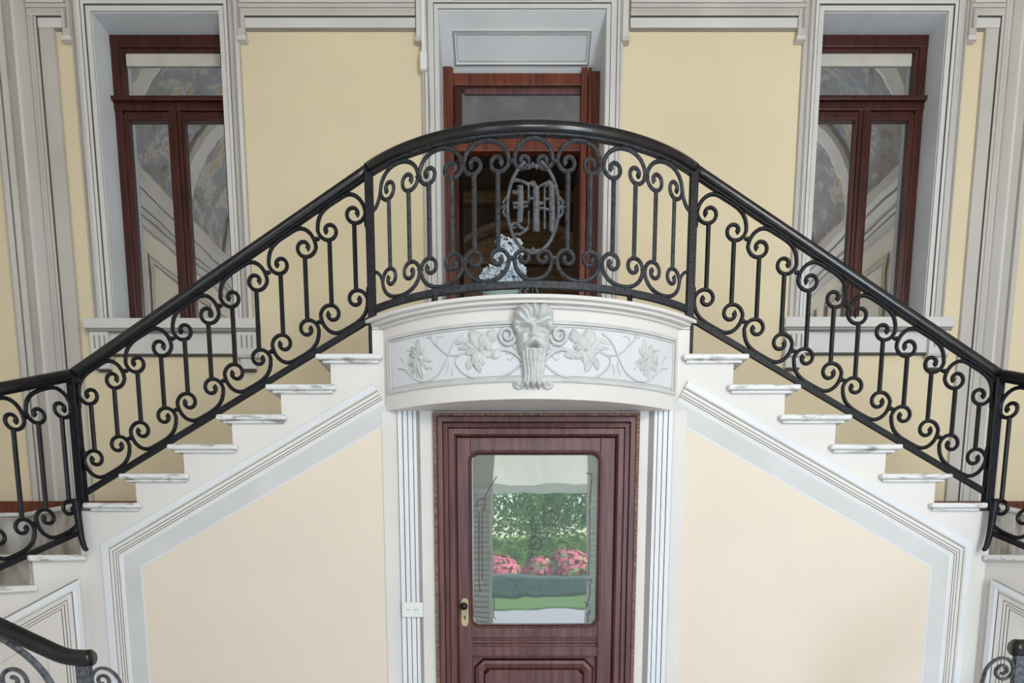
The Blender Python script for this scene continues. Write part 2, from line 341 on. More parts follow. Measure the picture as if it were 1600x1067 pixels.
ARCH = [(0, .0, 0), (0, .02, 1), (.035, .02, 3), (.042, .03, 1), (.065, .03, 3), (.071, .03, 1), (.085, .045, 0), (.105, .05, 2), (.125, .05, 1), (.145, .03, 0), (.150, 0, 0)]
def window(name, W_, side, label):
    x0, x1, z0, z1 = W_; root = struct(empty(name), label)
    # surround with ears
    mb = MB(); moulding(mb, [(x0, z0), (x0, z1), (x1, z1), (x1, z0)], ARCH, wplane(B)); mb.build('architrave', SM, root)
    ze = AZ(500, 64, B)
    for s, xe in ((-1, x0), (1, x1)):
        e = MB(); e.box(xe + s * .145, xe + s * .20, B - .055, B, ze, z1 + .5, 0); e.box(xe + s * .155, xe + s * .175, B - .06, B - .05, ze + .05, z1 + .5, 2)
        e.box(xe + s * .14, xe + s * .21, B - .062, B, ze - .03, ze, 1)
        e.build('ear', SM, root, bevel=.004)
    p = MB(); moulding(p, [(x0 + .03, z1 + .06), (x1 - .03, z1 + .06), (x1 - .03, z1 + .4), (x0 + .03, z1 + .4)], [(0, .022, 2), (.012, .035, 1), (.024, .035, 3), (.03, .02, 1), (.034, .02, 0)], wplane(B), True)
    p.build('head_panel', SM, root)
    # plastered reveal
    d = .27
    r = MB(); r.box(x0 - .012, x0 + .004, B - .004, B + d, z0, z1); r.box(x1 - .004, x1 + .012, B - .004, B + d, z0, z1); r.box(x0, x1, B - .004, B + d, z1 - .004, z1 + .012)
    r.box(x0, x1, B, B + d, z0 - .012, z0 + .004); r.build('reveal', 'reveal', root)
    # sill with apron and grooved brackets
    sl = MB(); sl.box(x0 - .20, x1 + .20, B - .10, B, z0 - .075, z0, 1); sl.box(x0 - .19, x1 + .19, B - .085, B, z0 - .093, z0 - .075, 2)
    sl.build('sill', SM, root, bevel=.006)
    a = MB(); a.box(x0 - .05, x1 + .05, B - .03, B, z0 - .25, z0 - .093, 1); a.box(x0 - .05, x1 + .05, B - .034, B, z0 - .265, z0 - .25, 3); a.build('apron', SM, root)
    for xb in (x0 - .10, x1 + .10):
        b = MB(); b.box(xb - .075, xb + .075, B - .07, B, z0 - .27, z0 - .093, 1)
        for g in (-.035, 0.005, .045): b.box(xb + g - .008, xb + g + .008, B - .072, B - .06, z0 - .22, z0 - .12, 2)
        b.box(xb - .085, xb + .085, B - .075, B, z0 - .29, z0 - .27, 0)
        b.box(xb - .06, xb + .06, B - .05, B, z0 - .37, z0 - .29, 1); b.box(xb - .05, xb + .05, B - .055, B, z0 - .385, z0 - .37, 3)
        b.build('bracket', SM, root, bevel=.004)
    # wooden frame
    Y = B + .22; zt = z1 - (z1 - z0) * .225; xm = (x0 + x1) / 2
    f = MB(); f.box(x0, x0 + .065, Y, Y + .07, z0, z1); f.box(x1 - .065, x1, Y, Y + .07, z0, z1); f.box(x0, x1, Y - .005, Y + .07, z1 - .09, z1 + .004)
    f.box(x0, x1, Y - .01, Y + .07, zt - .05, zt + .02); f.build('frame', 'window_wood', root, bevel=.008)
    t = MB(); t.box(x0 - .004, x1 + .004, Y - .045, Y, zt + .005, zt + .04); t.build('drip_rail', 'window_wood', root, bevel=.008)
    def pane(a, b, c, e, glass):
        cr = .03; pts = []
        for cx, cz, a0 in ((b - cr, c + cr, -90), (b - cr, e - cr, 0), (a + cr, e - cr, 90), (a + cr, c + cr, 180)):
            for k in range(4):
                th = math.radians(a0 + 30 * k); pts.append((cx + cr * math.cos(th), cz + cr * math.sin(th)))
        g = MB(); g.prism(pts, lambda p, t_: (p[0], t_, p[1]), Y + .04, Y + .046); o = g.build('pane', glass, root)
        l = MB(); moulding(l, pts, [(0, .0, 0), (0, .014, 0), (-.012, .02, 0), (-.022, .02, 0), (-.022, 0, 0)], lambda q, h: (q[0], Y + .04 - h, q[1]), True); l.build('glazing_bead', 'window_wood', root)
        s = MB()                                    # sash around the pane
        moulding(s, [(a, c), (b, c), (b, e), (a, e)], [(-.03, 0, 0), (-.03, .03, 0), (.012, .026, 0), (.012, 0, 0)], lambda q, h: (q[0], Y + .04 - h, q[1]), True); s.build('sash', 'window_wood', root)
    pane(x0 + .085, x1 - .085, zt + .045, z1 - .105, 'window_glass')
    pane(x0 + .092, xm - .055, z0 + .06, zt - .10, 'window_glass'); pane(xm + .055, x1 - .092, z0 + .06, zt - .10, 'window_glass')
    m = MB(); m.box(xm - .045, xm + .045, Y - .006, Y + .06, z0, zt - .02); m.box(xm - .018, xm + .018, Y - .022, Y, z0, zt - .05); m.build('mullion', 'window_wood', root, bevel=.006)
    r = MB(); r.box(x0 + .075, x1 - .075, Y + .01, Y + .06, z0, z0 + .06); r.box(x0 + .075, x1 - .075, Y + .005, Y + .06, zt - .11, zt - .05); r.build('sash_rail', 'window_wood', root, bevel=.006)
    bl = MB(); bl.box(x0 + .11, x1 - .11, Y + .028, Y + .038, z1 - .205, z1 - .117); bl.build('roller_blind', 'blind', root)
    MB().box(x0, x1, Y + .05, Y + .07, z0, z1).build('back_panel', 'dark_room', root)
    return root
window('window_1', WL, -1, 'tall dark red wooden window reflecting a fresco, left of the stairs')
window('window_2', WR, 1, 'tall dark red wooden window reflecting a fresco, right of the stairs')

# ------------------------------------------------------------------ upper doorway
def upper_door():
    x0, x1, z0, z1 = DU; root = struct(empty('door_2'), 'glazed dark red wooden door opening onto the landing'); Yd = B + .33
    zh = AZ(815, 116, Yd)
    mb = MB()                                        # pilaster-like surround
    prof = [(0, 0, 0), (0, .02, 1), (.03, .02, 3), (.034, .028, 1), (.075, .028, 2), (.08, .045, 1), (.10, .05, 3), (.104, .05, 1), (.125, .03, 0), (.13, 0, 0)]
    moulding(mb, [(x0, z0), (x0, z1), (x1, z1), (x1, z0)], prof, wplane(B)); mb.build('architrave', SM, root)
    ze = AZ(500, 66, B)
    for s, xe in ((-1, x0), (1, x1)):
        e = MB(); e.box(xe + s * .115, xe + s * .16, B - .06, B, ze, z1 + .5, 1); e.box(xe + s * .11, xe + s * .17, B - .066, B, ze - .03, ze, 0); e.build('ear', SM, root, bevel=.004)
    p = MB(); moulding(p, [(x0 + .10, z1 + .04), (x1 - .10, z1 + .04), (x1 - .10, z1 + .4), (x0 + .10, z1 + .4)], [(0, .022, 2), (.012, .035, 1), (.024, .035, 3), (.03, .02, 1), (.034, .02, 0)], wplane(B), True); p.build('head_panel', SM, root)
    r = MB(); r.box(x0 - .012, x0 + .004, B - .004, B + .45, z0, z1); r.box(x1 - .004, x1 + .012, B - .004, B + .45, z0, z1); r.build('reveal', 'reveal', root)
    # sloping panelled soffit
    s = MB(); s.prism([(B - .004, z1 - .004), (Yd + .06, zh), (Yd + .06, z1 + .02), (B - .004, z1 + .02)], lambda q, t: (t, q[0], q[1]), x0, x1); s.build('soffit', 'reveal', root)
    dv = Vector((Yd + .06 - B, zh - z1)); L_ = dv.length; dv /= L_; nv = Vector((-dv.y, dv.x)) * -1
    if nv.y > 0: nv = -nv
    fn = lambda q, h: (q[0], B + dv.x * q[1] + nv.x * h, z1 + dv.y * q[1] + nv.y * h)
    s = MB(); moulding(s, [(x0 + .10, .12), (x1 - .10, .12), (x1 - .10, L_ - .10), (x0 + .10, L_ - .10)], [(0, .002, 0), (0, .012, 1), (.012, .016, 0), (.024, .012, 1), (.028, .002, 0)], fn, True); s.build('soffit_moulding', ['reveal', 'stone_shade'], root)
    # frame
    jl = MB(); jl.box(x0 + .004, x0 + .075, Yd - .02, Yd + .07, z0, zh + .05); jl.box(x0 + .03, x0 + .085, Yd - .035, Yd - .02, z0, zh + .03); jl.build('jamb', 'red_wood', root, bevel=.006)
    jr = MB(); jr.box(x1 - .155, x1 - .105, Yd - .045, Yd + .07, z0, zh + .025); jr.box(x1 - .09, x1 - .004, Yd - .01, Yd + .07, z0, zh + .02); jr.build('jamb', 'red_wood', root, bevel=.006)
    jr = MB(); jr.prism([(x1 - .10, z0), (x1 - .045, z0), (x1 - .075, zh + .02), (x1 - .098, zh + .02)], lambda q, t: (q[0], t, q[1]), Yd - .05, Yd - .012); jr.build('loose_batten', 'red_wood', root, bevel=.004)
    h = MB(); h.box(x0 + .075, x1 - .10, Yd - .01, Yd + .07, zh - .085, zh + .004); h.build('head', 'red_wood', root, bevel=.006)
    zt = AZ(815, 222, Yd)
    tr = MB(); tr.box(x0 + .075, x1 - .15, Yd - .015, Yd + .07, zt - .075, zt + .075); tr.box(x0 + .075, x1 - .15, Yd - .03, Yd, zt + .05, zt + .08); tr.build('transom_bar', 'red_wood', root, bevel=.006)
    tf = MB(); tf.box(x0 + .085, x0 + .15, Yd + .005, Yd + .06, zt + .07, zh - .08); tf.box(x0 + .15, x0 + .19, Yd + .005, Yd + .06, zh - .115, zh - .08); tf.build('transom_sash', 'window_wood', root, bevel=.006)
    g = MB(); g.box(x0 + .08, x1 - .15, Yd + .03, Yd + .036, zt + .07, zh - .08); g.build('transom_pane', 'transom_glass', root)
    b = MB(); b.box(x0 + .17, x1 - .155, Yd + .012, Yd + .028, zh - .135, zh - .095); b.build('transom_rail', 'door_wood', root, bevel=.005)
    # leaf standing open inside, at the right jamb
    lf = MB(); lf.box(x1 - .155, x1 - .11, Yd + .08, Yd + .62, z0 + .01, zt - .08); lf.build('open_leaf', 'window_wood', root, bevel=.006)
    lf = MB(); lf.box(x0 + .08, x0 + .115, Yd + .08, Yd + .62, z0 + .01, zt - .08); lf.build('open_leaf', 'window_wood', root, bevel=.006)
    return Yd
YD = upper_door()
# room behind the upper door
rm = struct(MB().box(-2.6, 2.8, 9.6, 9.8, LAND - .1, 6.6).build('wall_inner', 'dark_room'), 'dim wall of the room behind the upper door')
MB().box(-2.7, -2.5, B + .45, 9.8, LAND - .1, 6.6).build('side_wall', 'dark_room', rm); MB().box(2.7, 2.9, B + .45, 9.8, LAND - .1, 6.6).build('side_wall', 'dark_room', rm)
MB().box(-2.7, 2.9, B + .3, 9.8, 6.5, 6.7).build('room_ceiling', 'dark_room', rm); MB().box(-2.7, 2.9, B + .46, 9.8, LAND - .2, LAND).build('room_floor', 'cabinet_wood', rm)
def cabinet():
    root = tag(empty('carved_cabinet'), 'brown wooden cabinet with arched pediment, in the dark room behind the upper door', 'cabinet'); Y = 8.9; xc = AXx(815, 380, Y); zb = AZ(815, 400, Y); w = .86
    MB().box(xc - w, xc + w, Y + .05, Y + .6, LAND, zb - .1).build('body', 'cabinet_wood', root, bevel=.01)
    MB().box(xc - w - .06, xc + w + .06, Y - .03, Y + .62, zb - .1, zb).build('cornice', 'cabinet_wood', root, bevel=.02)
    pts = [(xc - w - .05, zb)] + [(xc + (w + .05) * math.sin(math.radians(a)) / math.sin(math.radians(60)), zb + .42 * (math.cos(math.radians(a)) - .5) / .5) for a in range(-60, 61, 8)] + [(xc + w + .05, zb)]
    m = MB(); moulding(m, pts[1:-1], [(0, 0, 0), (0, .12, 0), (-.05, .10, 0), (-.09, .06, 0), (-.11, .02, 0), (-.12, 0, 0)], lambda q, h: (q[0], Y + .1 - h, q[1])); m.build('arch_moulding', 'cabinet_wood', root)
    MB().prism(pts, lambda q, t: (q[0], t, q[1]), Y + .08, Y + .3).build('pediment', 'cabinet_wood', root)
    for s in (-1, 1):
        d = MB(); d.box(xc + s * .42 - .36, xc + s * .42 + .36, Y + .02, Y + .05, LAND + .15, zb - .2); d.build('cabinet_door', 'cabinet_wood', root, bevel=.012)
    z1 = AZ(815, 322, 9.55); MB().box(-2.5, 2.7, 9.45, 9.6, z1, z1 + .16).build('picture_rail', 'cabinet_wood', rm, bevel=.03)
cabinet()

# ------------------------------------------------------------------ wall below the balcony with its door
XPL, XPR = AXx(578, 400, F), AXx(1082, 400, F)      # balcony corner posts
ZB = AZ(597, 643, F)                                # underside of the balcony
DX0, DX1, DZ1 = AXx(690, 700, F), AXx(985, 700, F), AZ(838, 655, F)
lw = wall_cells(sorted({XPL, XPR, DX0, DX1}), [0, DZ1, LAND - .055], [(DX0, DX1, 0, DZ1)], F, F + .25)
struct(lw.build('wall_lower', 'white'), 'white wall around the door below the balcony')
def flutes(name, xs_, label):
    mb = MB(); n = len(xs_)
    for i in range(n - 1):
        x0, h0, m = xs_[i]; x1, h1, _ = xs_[i + 1]
        mb.add([(x0, F - h0, 0), (x1, F - h1, 0), (x1, F - h1, ZB), (x0, F - h0, ZB)], [(0, 1, 2, 3)], m)
    return struct(mb.build(name, ['white', 'line', 'white_band', 'stone_shade']), label)
fl = [(598, .0, 0), (598, .012, 0), (622, .012, 1), (623.2, .028, 2), (630, .028, 1), (631.5, .028, 2), (638, .028, 1), (639.3, .028, 2), (646, .028, 1), (647.3, .028, 2), (652, .028, 3), (657, .01, 0), (677, .01, 0), (677, 0, 0)]
flutes('trim_7', [(AXx(x, 700, F), h, m) for x, h, m in fl], 'white fluted strip left of the lower door')
fr = [(1071, .0, 0), (1071, .012, 0), (1050, .012, 1), (1048.8, .028, 2), (1042, .028, 1), (1040.5, .028, 2), (1034, .028, 1), (1032.7, .028, 2), (1026, .028, 1), (1024.7, .028, 2), (1020, .028, 3), (1012, .01, 0), (998, .01, 0), (998, 0, 0)]
flutes('trim_8', [(AXx(x, 700, F), h, m) for x, h, m in fr], 'white fluted strip right of the lower door')

def lower_door():
    root = struct(empty('door_1'), 'dark reddish brown panelled door with etched glass below the balcony')
    X = lambda x: AXx(x, 760, F); Z = lambda y: AZ(838, y, F)
    x0, x1, z1 = X(679), X(996), Z(646)
    cs = MB(); moulding(cs, [(x0, 0), (x0, z1), (x1, z1), (x1, 0)],
        [(0, 0, 2), (0, .035, 2), (-.018, .035, 0), (-.03, .05, 0), (-.055, .05, 1), (-.06, .03, 0), (-.085, .035, 1), (-.09, .02, 0), (-.12, .022, 0), (-.13, .005, 1), (-.138, -.02, 0), (-.15, -.03, 0)], wplane(F))
    cs.build('casing', ['door_wood', 'window_wood', 'worn_edge'], root)
    Yl = F + .02; lx0, lx1, lz1 = X(714), X(962), Z(680)
    gx0, gx1, gz0, gz1 = X(735), X(938), Z(978), Z(706)
    # leaf: stiles and rails
    st = MB(); st.box(lx0 - .02, gx0, Yl, Yl + .05, 0, lz1); st.build('stile', 'door_wood', root, bevel=.005)
    st = MB(); st.box(gx1, lx1 + .02, Yl, Yl + .05, 0, lz1); st.build('stile', 'door_wood', root, bevel=.005)
    st = MB(); st.box(gx0, gx1, Yl, Yl + .05, gz1, lz1); st.build('top_rail', 'door_wood', root, bevel=.004)
    zs0, zs1 = Z(1011), Z(997)
    st = MB(); st.box(gx0, gx1, Yl, Yl + .05, zs1, gz0); st.build('lock_rail', 'door_wood', root, bevel=.004)
    st = MB(); st.box(gx0, gx1, Yl + .02, Yl + .05, zs0, zs1); st.tube([(gx0, Yl + .018, (zs0 + zs1) / 2), (gx1, Yl + .018, (zs0 + zs1) / 2)], .012, 8); st.build('slot_panel', 'door_wood', root)
    zp = Z(1026)
    st = MB(); st.box(gx0, gx1, Yl, Yl + .05, zp, zs0); st.build('middle_rail', 'door_wood', root, bevel=.004)
    st = MB(); st.box(gx0, gx1, Yl + .03, Yl + .05, .1, zp); st.build('panel_ground', 'door_wood', root)
    st = MB(); st.box(gx0, gx1, Yl, Yl + .05, 0, .14); st.build('bottom_rail', 'door_wood', root, bevel=.004)
    # raised lower panel with clipped corners
    def clipped(a, b, c, d, k): return [(a + k, c), (b - k, c), (b, c + k), (b, d - k), (b - k, d), (a + k, d), (a, d - k), (a, c + k)]
    pm = MB(); a, b, c, d = X(741), X(930), .18, Z(1033)
    moulding(pm, clipped(a, b, c, d, .05), [(-.012, 0, 1), (-.006, .012, 1), (0, .026, 0), (.02, .03, 0), (.05, .016, 1), (.055, .01, 0), (.06, .03, 0)], wplane(Yl + .03), True)
    pm.prism(clipped(a + .06, b - .06, c + .06, d - .06, .03), lambda q, t: (q[0], t, q[1]), Yl, Yl + .03, 0)
    pm.build('raised_panel', ['door_wood', 'window_wood'], root)
    # glass with scooped corners
    def scoop(a, b, c, d, k):
        pts = []
        for cx, cz, a0 in ((b - k, c + k, -90), (b - k, d - k, 0), (a + k, d - k, 90), (a + k, c + k, 180)):
            for i in range(6):
                t = math.radians(a0 + 18 * i); pts.append((cx + k * math.cos(t), cz + k * math.sin(t)))
        return pts
    sp = scoop(gx0 + .008, gx1 - .008, gz0 + .008, gz1 - .008, .045)
    g = MB(); g.prism(sp, lambda q, t: (q[0], t, q[1]), Yl + .022, Yl + .028); g.build('pane', 'door_glass', root)
    bd = MB(); moulding(bd, sp, [(.006, -.024, 1), (.0, .004, 1), (-.008, .010, 0), (-.018, .006, 0), (-.022, .0, 0)], wplane(Yl), True); bd.build('glazing_bead', ['door_wood', 'window_wood'], root)
    for cx, cz, sx, sz in ((gx0, gz1, 1, -1), (gx1, gz1, -1, -1), (gx0, gz0, 1, 1), (gx1, gz0, -1, 1)):   # corner pieces
        c_ = MB(); kk = .053; pts = [(cx, cz)] + [(cx + sx * (kk - kk * math.sin(math.radians(t))), cz + sz * (kk - kk * math.cos(math.radians(t)))) for t in range(0, 91, 15)]
        c_.prism(pts, lambda q, t: (q[0], t, q[1]), Yl, Yl + .05); c_.build('corner_piece', 'door_wood', root)
    # etched ornament of the pane
    S = lambda pts: [(AXx(x, y, Yl), Yl + .0215, AZ(x, y, Yl)) for x, y in pts]
    strokes = [[(744, 792), (748, 781), (757, 778), (760, 770), (776, 744)], [(748, 800), (748, 900), (750, 925)], [(753, 800), (753, 905)], [(757, 778), (756, 796), (752, 793)],
               [(770, 928), (772, 945), (771, 962), (775, 968)], [(917, 738), (925, 742), (924, 760), (922, 790)], [(922, 792), (922, 835), (920, 900)], [(917, 908), (925, 905), (922, 915), (922, 930), (916, 950)],
               [(913, 940), (920, 945), (915, 948)], [(916, 962), (923, 955), (918, 968), (921, 972)], [(850, 802), (862, 798), (872, 806), (866, 820), (852, 818), (850, 812)],
               [(826, 845), (836, 838), (846, 846), (842, 858), (832, 856)], [(878, 846), (888, 850), (886, 862)], [(850, 790), (851, 806)]]
    for i, s in enumerate(strokes):
        e = MB(); e.tube(catmull(S(s), 10), .0028, 5); e.build('etched_line', 'line', root)
    # lock plate and knob
    hx, hz = X(724), Z(957); pl = []
    for t in range(0, 360, 20):
        r = .085 if True else 0; pl.append((hx + .022 * math.cos(math.radians(t)), hz + (.062 if math.sin(math.radians(t)) > 0 else -.062) + .03 * math.sin(math.radians(t))))
    pl = [(hx + .022 * math.cos(math.radians(t)), hz + .06 + .028 * math.sin(math.radians(t))) for t in range(0, 181, 20)] + [(hx + .022 * math.cos(math.radians(t)), hz - .06 + .028 * math.sin(math.radians(t))) for t in range(180, 361, 20)]
    e = MB(); e.prism(pl, lambda q, t: (q[0], t, q[1]), Yl - .006, Yl + .002); tag(e.build('lock_plate', 'brass', root, bevel=.002), 'brass lock plate')
    k = MB(); k.lathe([(.010, 0), (.009, .02), (.020, .028), (.024, .04), (.018, .052), (.004, .056)], (hx - .002, Yl - .005, hz + .04), 14, axis='y'); k.build('knob', 'dark_metal', root, smooth=True)
    k = MB(); k.box(hx - .005, hx + .005, Yl - .008, Yl - .004, hz - .045, hz - .02); k.build('keyhole', 'line', root)
lower_door()
sb = empty('wall_socket'); tag(sb, 'small white double socket plate on the fluted strip left of the lower door', 'socket')
sx0, sx1, sz0, sz1 = AXx(630, 950, F), AXx(662, 950, F), AZ(645, 963, F), AZ(645, 940, F)
MB().box(sx0, sx1, F - .05, F - .028, sz0, sz1).build('plate', 'plastic', sb, bevel=.004)
for k in (.3, .7):
    xx = sx0 + (sx1 - sx0) * k
    MB().box(xx - .016, xx + .016, F - .053, F - .049, (sz0 + sz1) / 2 - .02, (sz0 + sz1) / 2 + .02).build('socket_face', 'plastic', sb, bevel=.003)
    for q in (-.007, .007): MB().box(xx + q - .002, xx + q + .002, F - .0545, F - .052, (sz0 + sz1) / 2 - .004, (sz0 + sz1) / 2 + .004).build('socket_hole', 'line', sb)

# ------------------------------------------------------------------ upper flights
RIS, NOS = .170, .078
Z0 = 2.734                                          # top of the highest tread
FL = {'left': dict(s=-1, x0=-1.145, st=.2994, xn=-2.607, xp=XPL), 'right': dict(s=1, x0=1.381, st=.311, xn=2.885, xp=XPR)}
def flight(side):
    d = FL[side]; s = d['s']; root = tag(empty('stair_flight'), 'white upper stair flight with marble treads climbing from the %s to the balcony' % side, 'stairs')
    tips = [d['x0'] + s * i * d['st'] for i in range(6)]; d['tips'] = tips; th = .048
    # solid body
    xo = d['xn'] + s * .02; d['xo'] = xo
    poly = [(d['xp'], 0), (d['xp'], LAND - .06), (d['xp'], Z0 - th)]
    for i in range(6):
        rx = tips[i] - s * NOS
        if i == 5: rx = xo
        poly += [(rx, Z0 - i * RIS - th)]
        if i < 5: poly += [(rx, Z0 - (i + 1) * RIS - th)]
    poly += [(xo, 0)]
    poly = [poly[0]] + poly[2:]
    b = MB(); b.prism(poly, lambda q, t: (q[0], t, q[1]), F, B); b.build('stringer_wall', 'white', root)
    for i in range(6):
        tp = tips[i]; z = Z0 - i * RIS
        if i == 5: tp = d['xn'] - s * .035
        nxt = (tips[i - 1] - s * NOS) if i else d['xp']
        ln = nxt - s * .035 if i else nxt - s * .06
        if i == 0: ln = AXx(598 if s < 0 else 1066, 553, F)
        pl = [(tp, F - .045), (ln, F - .045), (ln, F), (nxt, F), (nxt, B), (tp, B)]
        t = MB(); t.prism(pl, lambda q, w: (q[0], q[1], w), z - .032, z)
        o = t.build('tread', 'marble', root, bevel=.012, seg=3)
        pl = [(tp - s * .035, F - .022), (ln + s * .02, F - .022), (ln + s * .02, F), (nxt, F), (nxt, B), (tp - s * .035, B - .001)]
        t = MB(); t.prism(pl, lambda q, w: (q[0], q[1], w), z - th, z - .031); t.build('nosing_cove', 'marble', o, bevel=.006)
    # framed panel on the front
    if s < 0: pp = [(595, 592), (158, 850), (192, 1067)]; ins = [(606, 645), (606, 1067), (208, 880), (224, 1067)]
    else: pp = [(1071, 592), (1518, 848), (1500, 1067)]; ins = None
    P = [at(x, y, F) for x, y in pp]; P[2] = (P[1][0], 0); P[0] = (d['xp'] + s * (-.0), P[0][1] + (P[0][1] - P[1][1]) / (P[0][0] - P[1][0]) * (d['xp'] - P[0][0]))
    m = MB(); sg = -1 if s > 0 else 1
    pr = [(0, 0, 1), (.008, .022, 1), (.044, .024, 0), (.052, .016, 2), (.056, .016, 0), (.075, .016, 2), (.079, .016, 0), (.092, .016, 2), (.096, .016, 0), (.104, .014, 2), (.108, .014, 0), (.120, .012, 1), (.132, .008, 3), (.232, .006, 1), (.240, .006, 1), (.241, 0, 0)]
    moulding(m, P, [(sg * o, h, k) for o, h, k in pr], wplane(F)); m.build('panel_moulding', ['white', 'white_band', 'line', 'grey_band'], root)
    inn = offset_path(P, sg * .239)
    xr = AXx(606 if s < 0 else 1064, 800, F)
    def yon(x): a, b_ = inn[0], inn[1]; return a[1] + (b_[1] - a[1]) * (x - a[0]) / (b_[0] - a[0])
    y_ = MB(); y_.prism([(xr, 0), (xr, yon(xr)), tuple(inn[1]), (inn[1][0], 0)], lambda q, t: (q[0], t, q[1]), F - .004, F + .002); y_.build('yellow_panel', 'yellow_low', root)
    return root
flight('left'); flight('right')

# ------------------------------------------------------------------ balcony
SAG = .387; HALF = (XPR - XPL) / 2; AXB = (XPR + XPL) / 2
RB = (HALF ** 2 + SAG ** 2) / (2 * SAG); YC = F - SAG + RB
def arc(R, th, z): return (AXB + R * math.sin(th), YC - R * math.cos(th), z)
def sweep_arc(mb, prof, half, n=48, mi=None, close=True):     # prof: (radius, z)
    k = len(prof); v = []
    for i in range(n + 1):
        th = -half + 2 * half * i / n
        v += [arc(r, th, z) for r, z in prof]
    f = []; ms = []
    for i in range(n):
        for j in range(k if close else k - 1):
            a = i * k + j; b = i * k + (j + 1) % k; mb.add([v[a], v[b], v[b + k], v[a + k]], [(0, 1, 2, 3)], (mi[j] if mi else 0))
    if close: mb.add(v[:k], [list(range(k))]); mb.add(v[-k:], [list(range(k))])
    return mb
RF = RB - .045                                     # fascia
TH0 = math.asin(HALF / RB)
def bow(x, y, w=0):                                # photograph point on the curved fascia -> (angle, Z)
    d = ray(x, y); R = RF + w; ox = -AXB; oy = -YC
    a = d.x ** 2 + d.y ** 2; b = 2 * (ox * d.x + oy * d.y); c = ox * ox + oy * oy - R * R
    q = b * b - 4 * a * c; t = (-b - math.sqrt(max(q, 0))) / (2 * a); X, Y = d.x * t, d.y * t
    return math.atan2(X - AXB, YC - Y), CZ + d.z * t
def on(p, w): return arc(RF + w, p[0], p[1])
bal = tag(empty('balcony'), 'white bowed balcony with carved frieze of a bearded mask above the lower door', 'balcony')
half_f = math.acos(max(-1, (YC - F) / RF))
sl = MB()
zb0, zb1 = ZB, LAND - .05
# body: fascia
n = 48; pts = [(AXB + RF * math.sin(-half_f + 2 * half_f * i / n), YC - RF * math.cos(-half_f + 2 * half_f * i / n)) for i in range(n + 1)]
body = MB(); body.prism(pts + [(pts[-1][0], F + .02), (pts[0][0], F + .02)], lambda q, z: (q[0], q[1], z), zb0, zb1); body.build('body', 'white', bal)
# slab with moulded edge running back to the wall
def plan(R, ext):
    h = math.acos(max(-1, min(1, (YC - F) / R))); q = [(AXB + R * math.sin(-h + 2 * h * i / n), YC - R * math.cos(-h + 2 * h * i / n)) for i in range(n + 1)]
    return q + [(XPR + .0, F), (XPR, B + .02), (XPL, B + .02), (XPL, F)]
for R, za, zb in ((RB + .028, LAND - .020, LAND), (RB + .004, LAND - .036, LAND - .020), (RB - .026, LAND - .052, LAND - .036)):
    s_ = MB(); s_.prism(plan(R, 0), lambda q, z: (q[0], q[1], z), za, zb); s_.build('slab_edge', 'white', bal, bevel=.004)
# frieze panel frame
tl, zt_l = bow(606, 531); _, zb_l = bow(606, 619); tr, _ = bow(1056, 531)
_, ztc = bow(833, 499); _, zbc = bow(833, 595)
ztp, zbp = (zt_l + ztc) / 2, (zb_l + zbc) / 2
pn = MB(); N = 40
ring = [(tl + (tr - tl) * i / N, ztp) for i in range(N + 1)] + [(tr - (tr - tl) * i / N, zbp) for i in range(N + 1)]
def loop(off): # rectangle in (angle*R, z)
    a, b = tl * RF + off, tr * RF - off; t, l = ztp - off, zbp + off
    return [((a + (b - a) * i / N) / RF, t) for i in range(N + 1)] + [((b - (b - a) * i / N) / RF, l) for i in range(N + 1)]
prof = [(0, .0, 0), (0, .012, 1), (.008, .016, 1), (.018, .014, 2), (.021, .008, 1), (.030, .004, 2), (.033, .002, 0)]
rows = [[on(p, h) for p in loop(o)] for o, h, _ in prof]; M_ = len(rows[0])
for i in range(len(prof) - 1):
    pn.add(rows[i] + rows[i + 1], [(j, (j + 1) % M_, M_ + (j + 1) % M_, M_ + j) for j in range(M_)], prof[i][2])
pn.build('frieze_frame', ['white', 'ornament', 'stone_shade'], bal)
g = MB(); lp = loop(.033); g.add([on(p, .003) for p in lp], [(i, i + 1, M_ - 2 - i, M_ - 1 - i) for i in range(N)]); g.build('frieze_ground', 'frieze_ground', bal)
# -- relief: vines, leaves, blossoms
MX = 1666.0
def vine(pts, r0, r1, mirror, w=.006):
    q = [(MX - x, y) if mirror else (x, y) for x, y in pts]; q = catmull(q, 6); n_ = len(q)
    m = MB(); m.tube([on(bow(x, y), w) for x, y in q], [r0 + (r1 - r0) * i / (n_ - 1) for i in range(n_)], 8); m.build('vine', 'ornament', bal, smooth=True)
def leaf(x, y, ang, ln, wd, mirror, h=.018, curl=.0, name='leaf'):
    if mirror: x = MX - x; ang = 180 - ang
    a = math.radians(ang); m = MB(); nu, nv = 8, 6; v = []
    for i in range(nu + 1):
        t = i / nu
        for j in range(nv + 1):
            s = j / nv * 2 - 1; wv = wd * (math.sin(math.pi * min(1, t * .92 + .08)) ** .8) * (1 + .12 * math.sin(t * 18))
            px_ = ln * t; py_ = s * wv / 2 + curl * t * t * ln
            X = x + px_ * math.cos(a) - py_ * math.sin(a); Y = y - (px_ * math.sin(a) + py_ * math.cos(a))
            hh = h * (math.sin(math.pi * (.12 + .8 * t))) * (1 - .75 * s * s) + .004 * math.cos(s * 9) - (.008 if abs(s) < .1 else 0)
            v.append(on(bow(X, Y), max(-.002, hh + .004)))
    m.add(v, [(i * (nv + 1) + j, i * (nv + 1) + j + 1, (i + 1) * (nv + 1) + j + 1, (i + 1) * (nv + 1) + j) for i in range(nu) for j in range(nv)])
    m.build(name, 'ornament', bal, smooth=True)
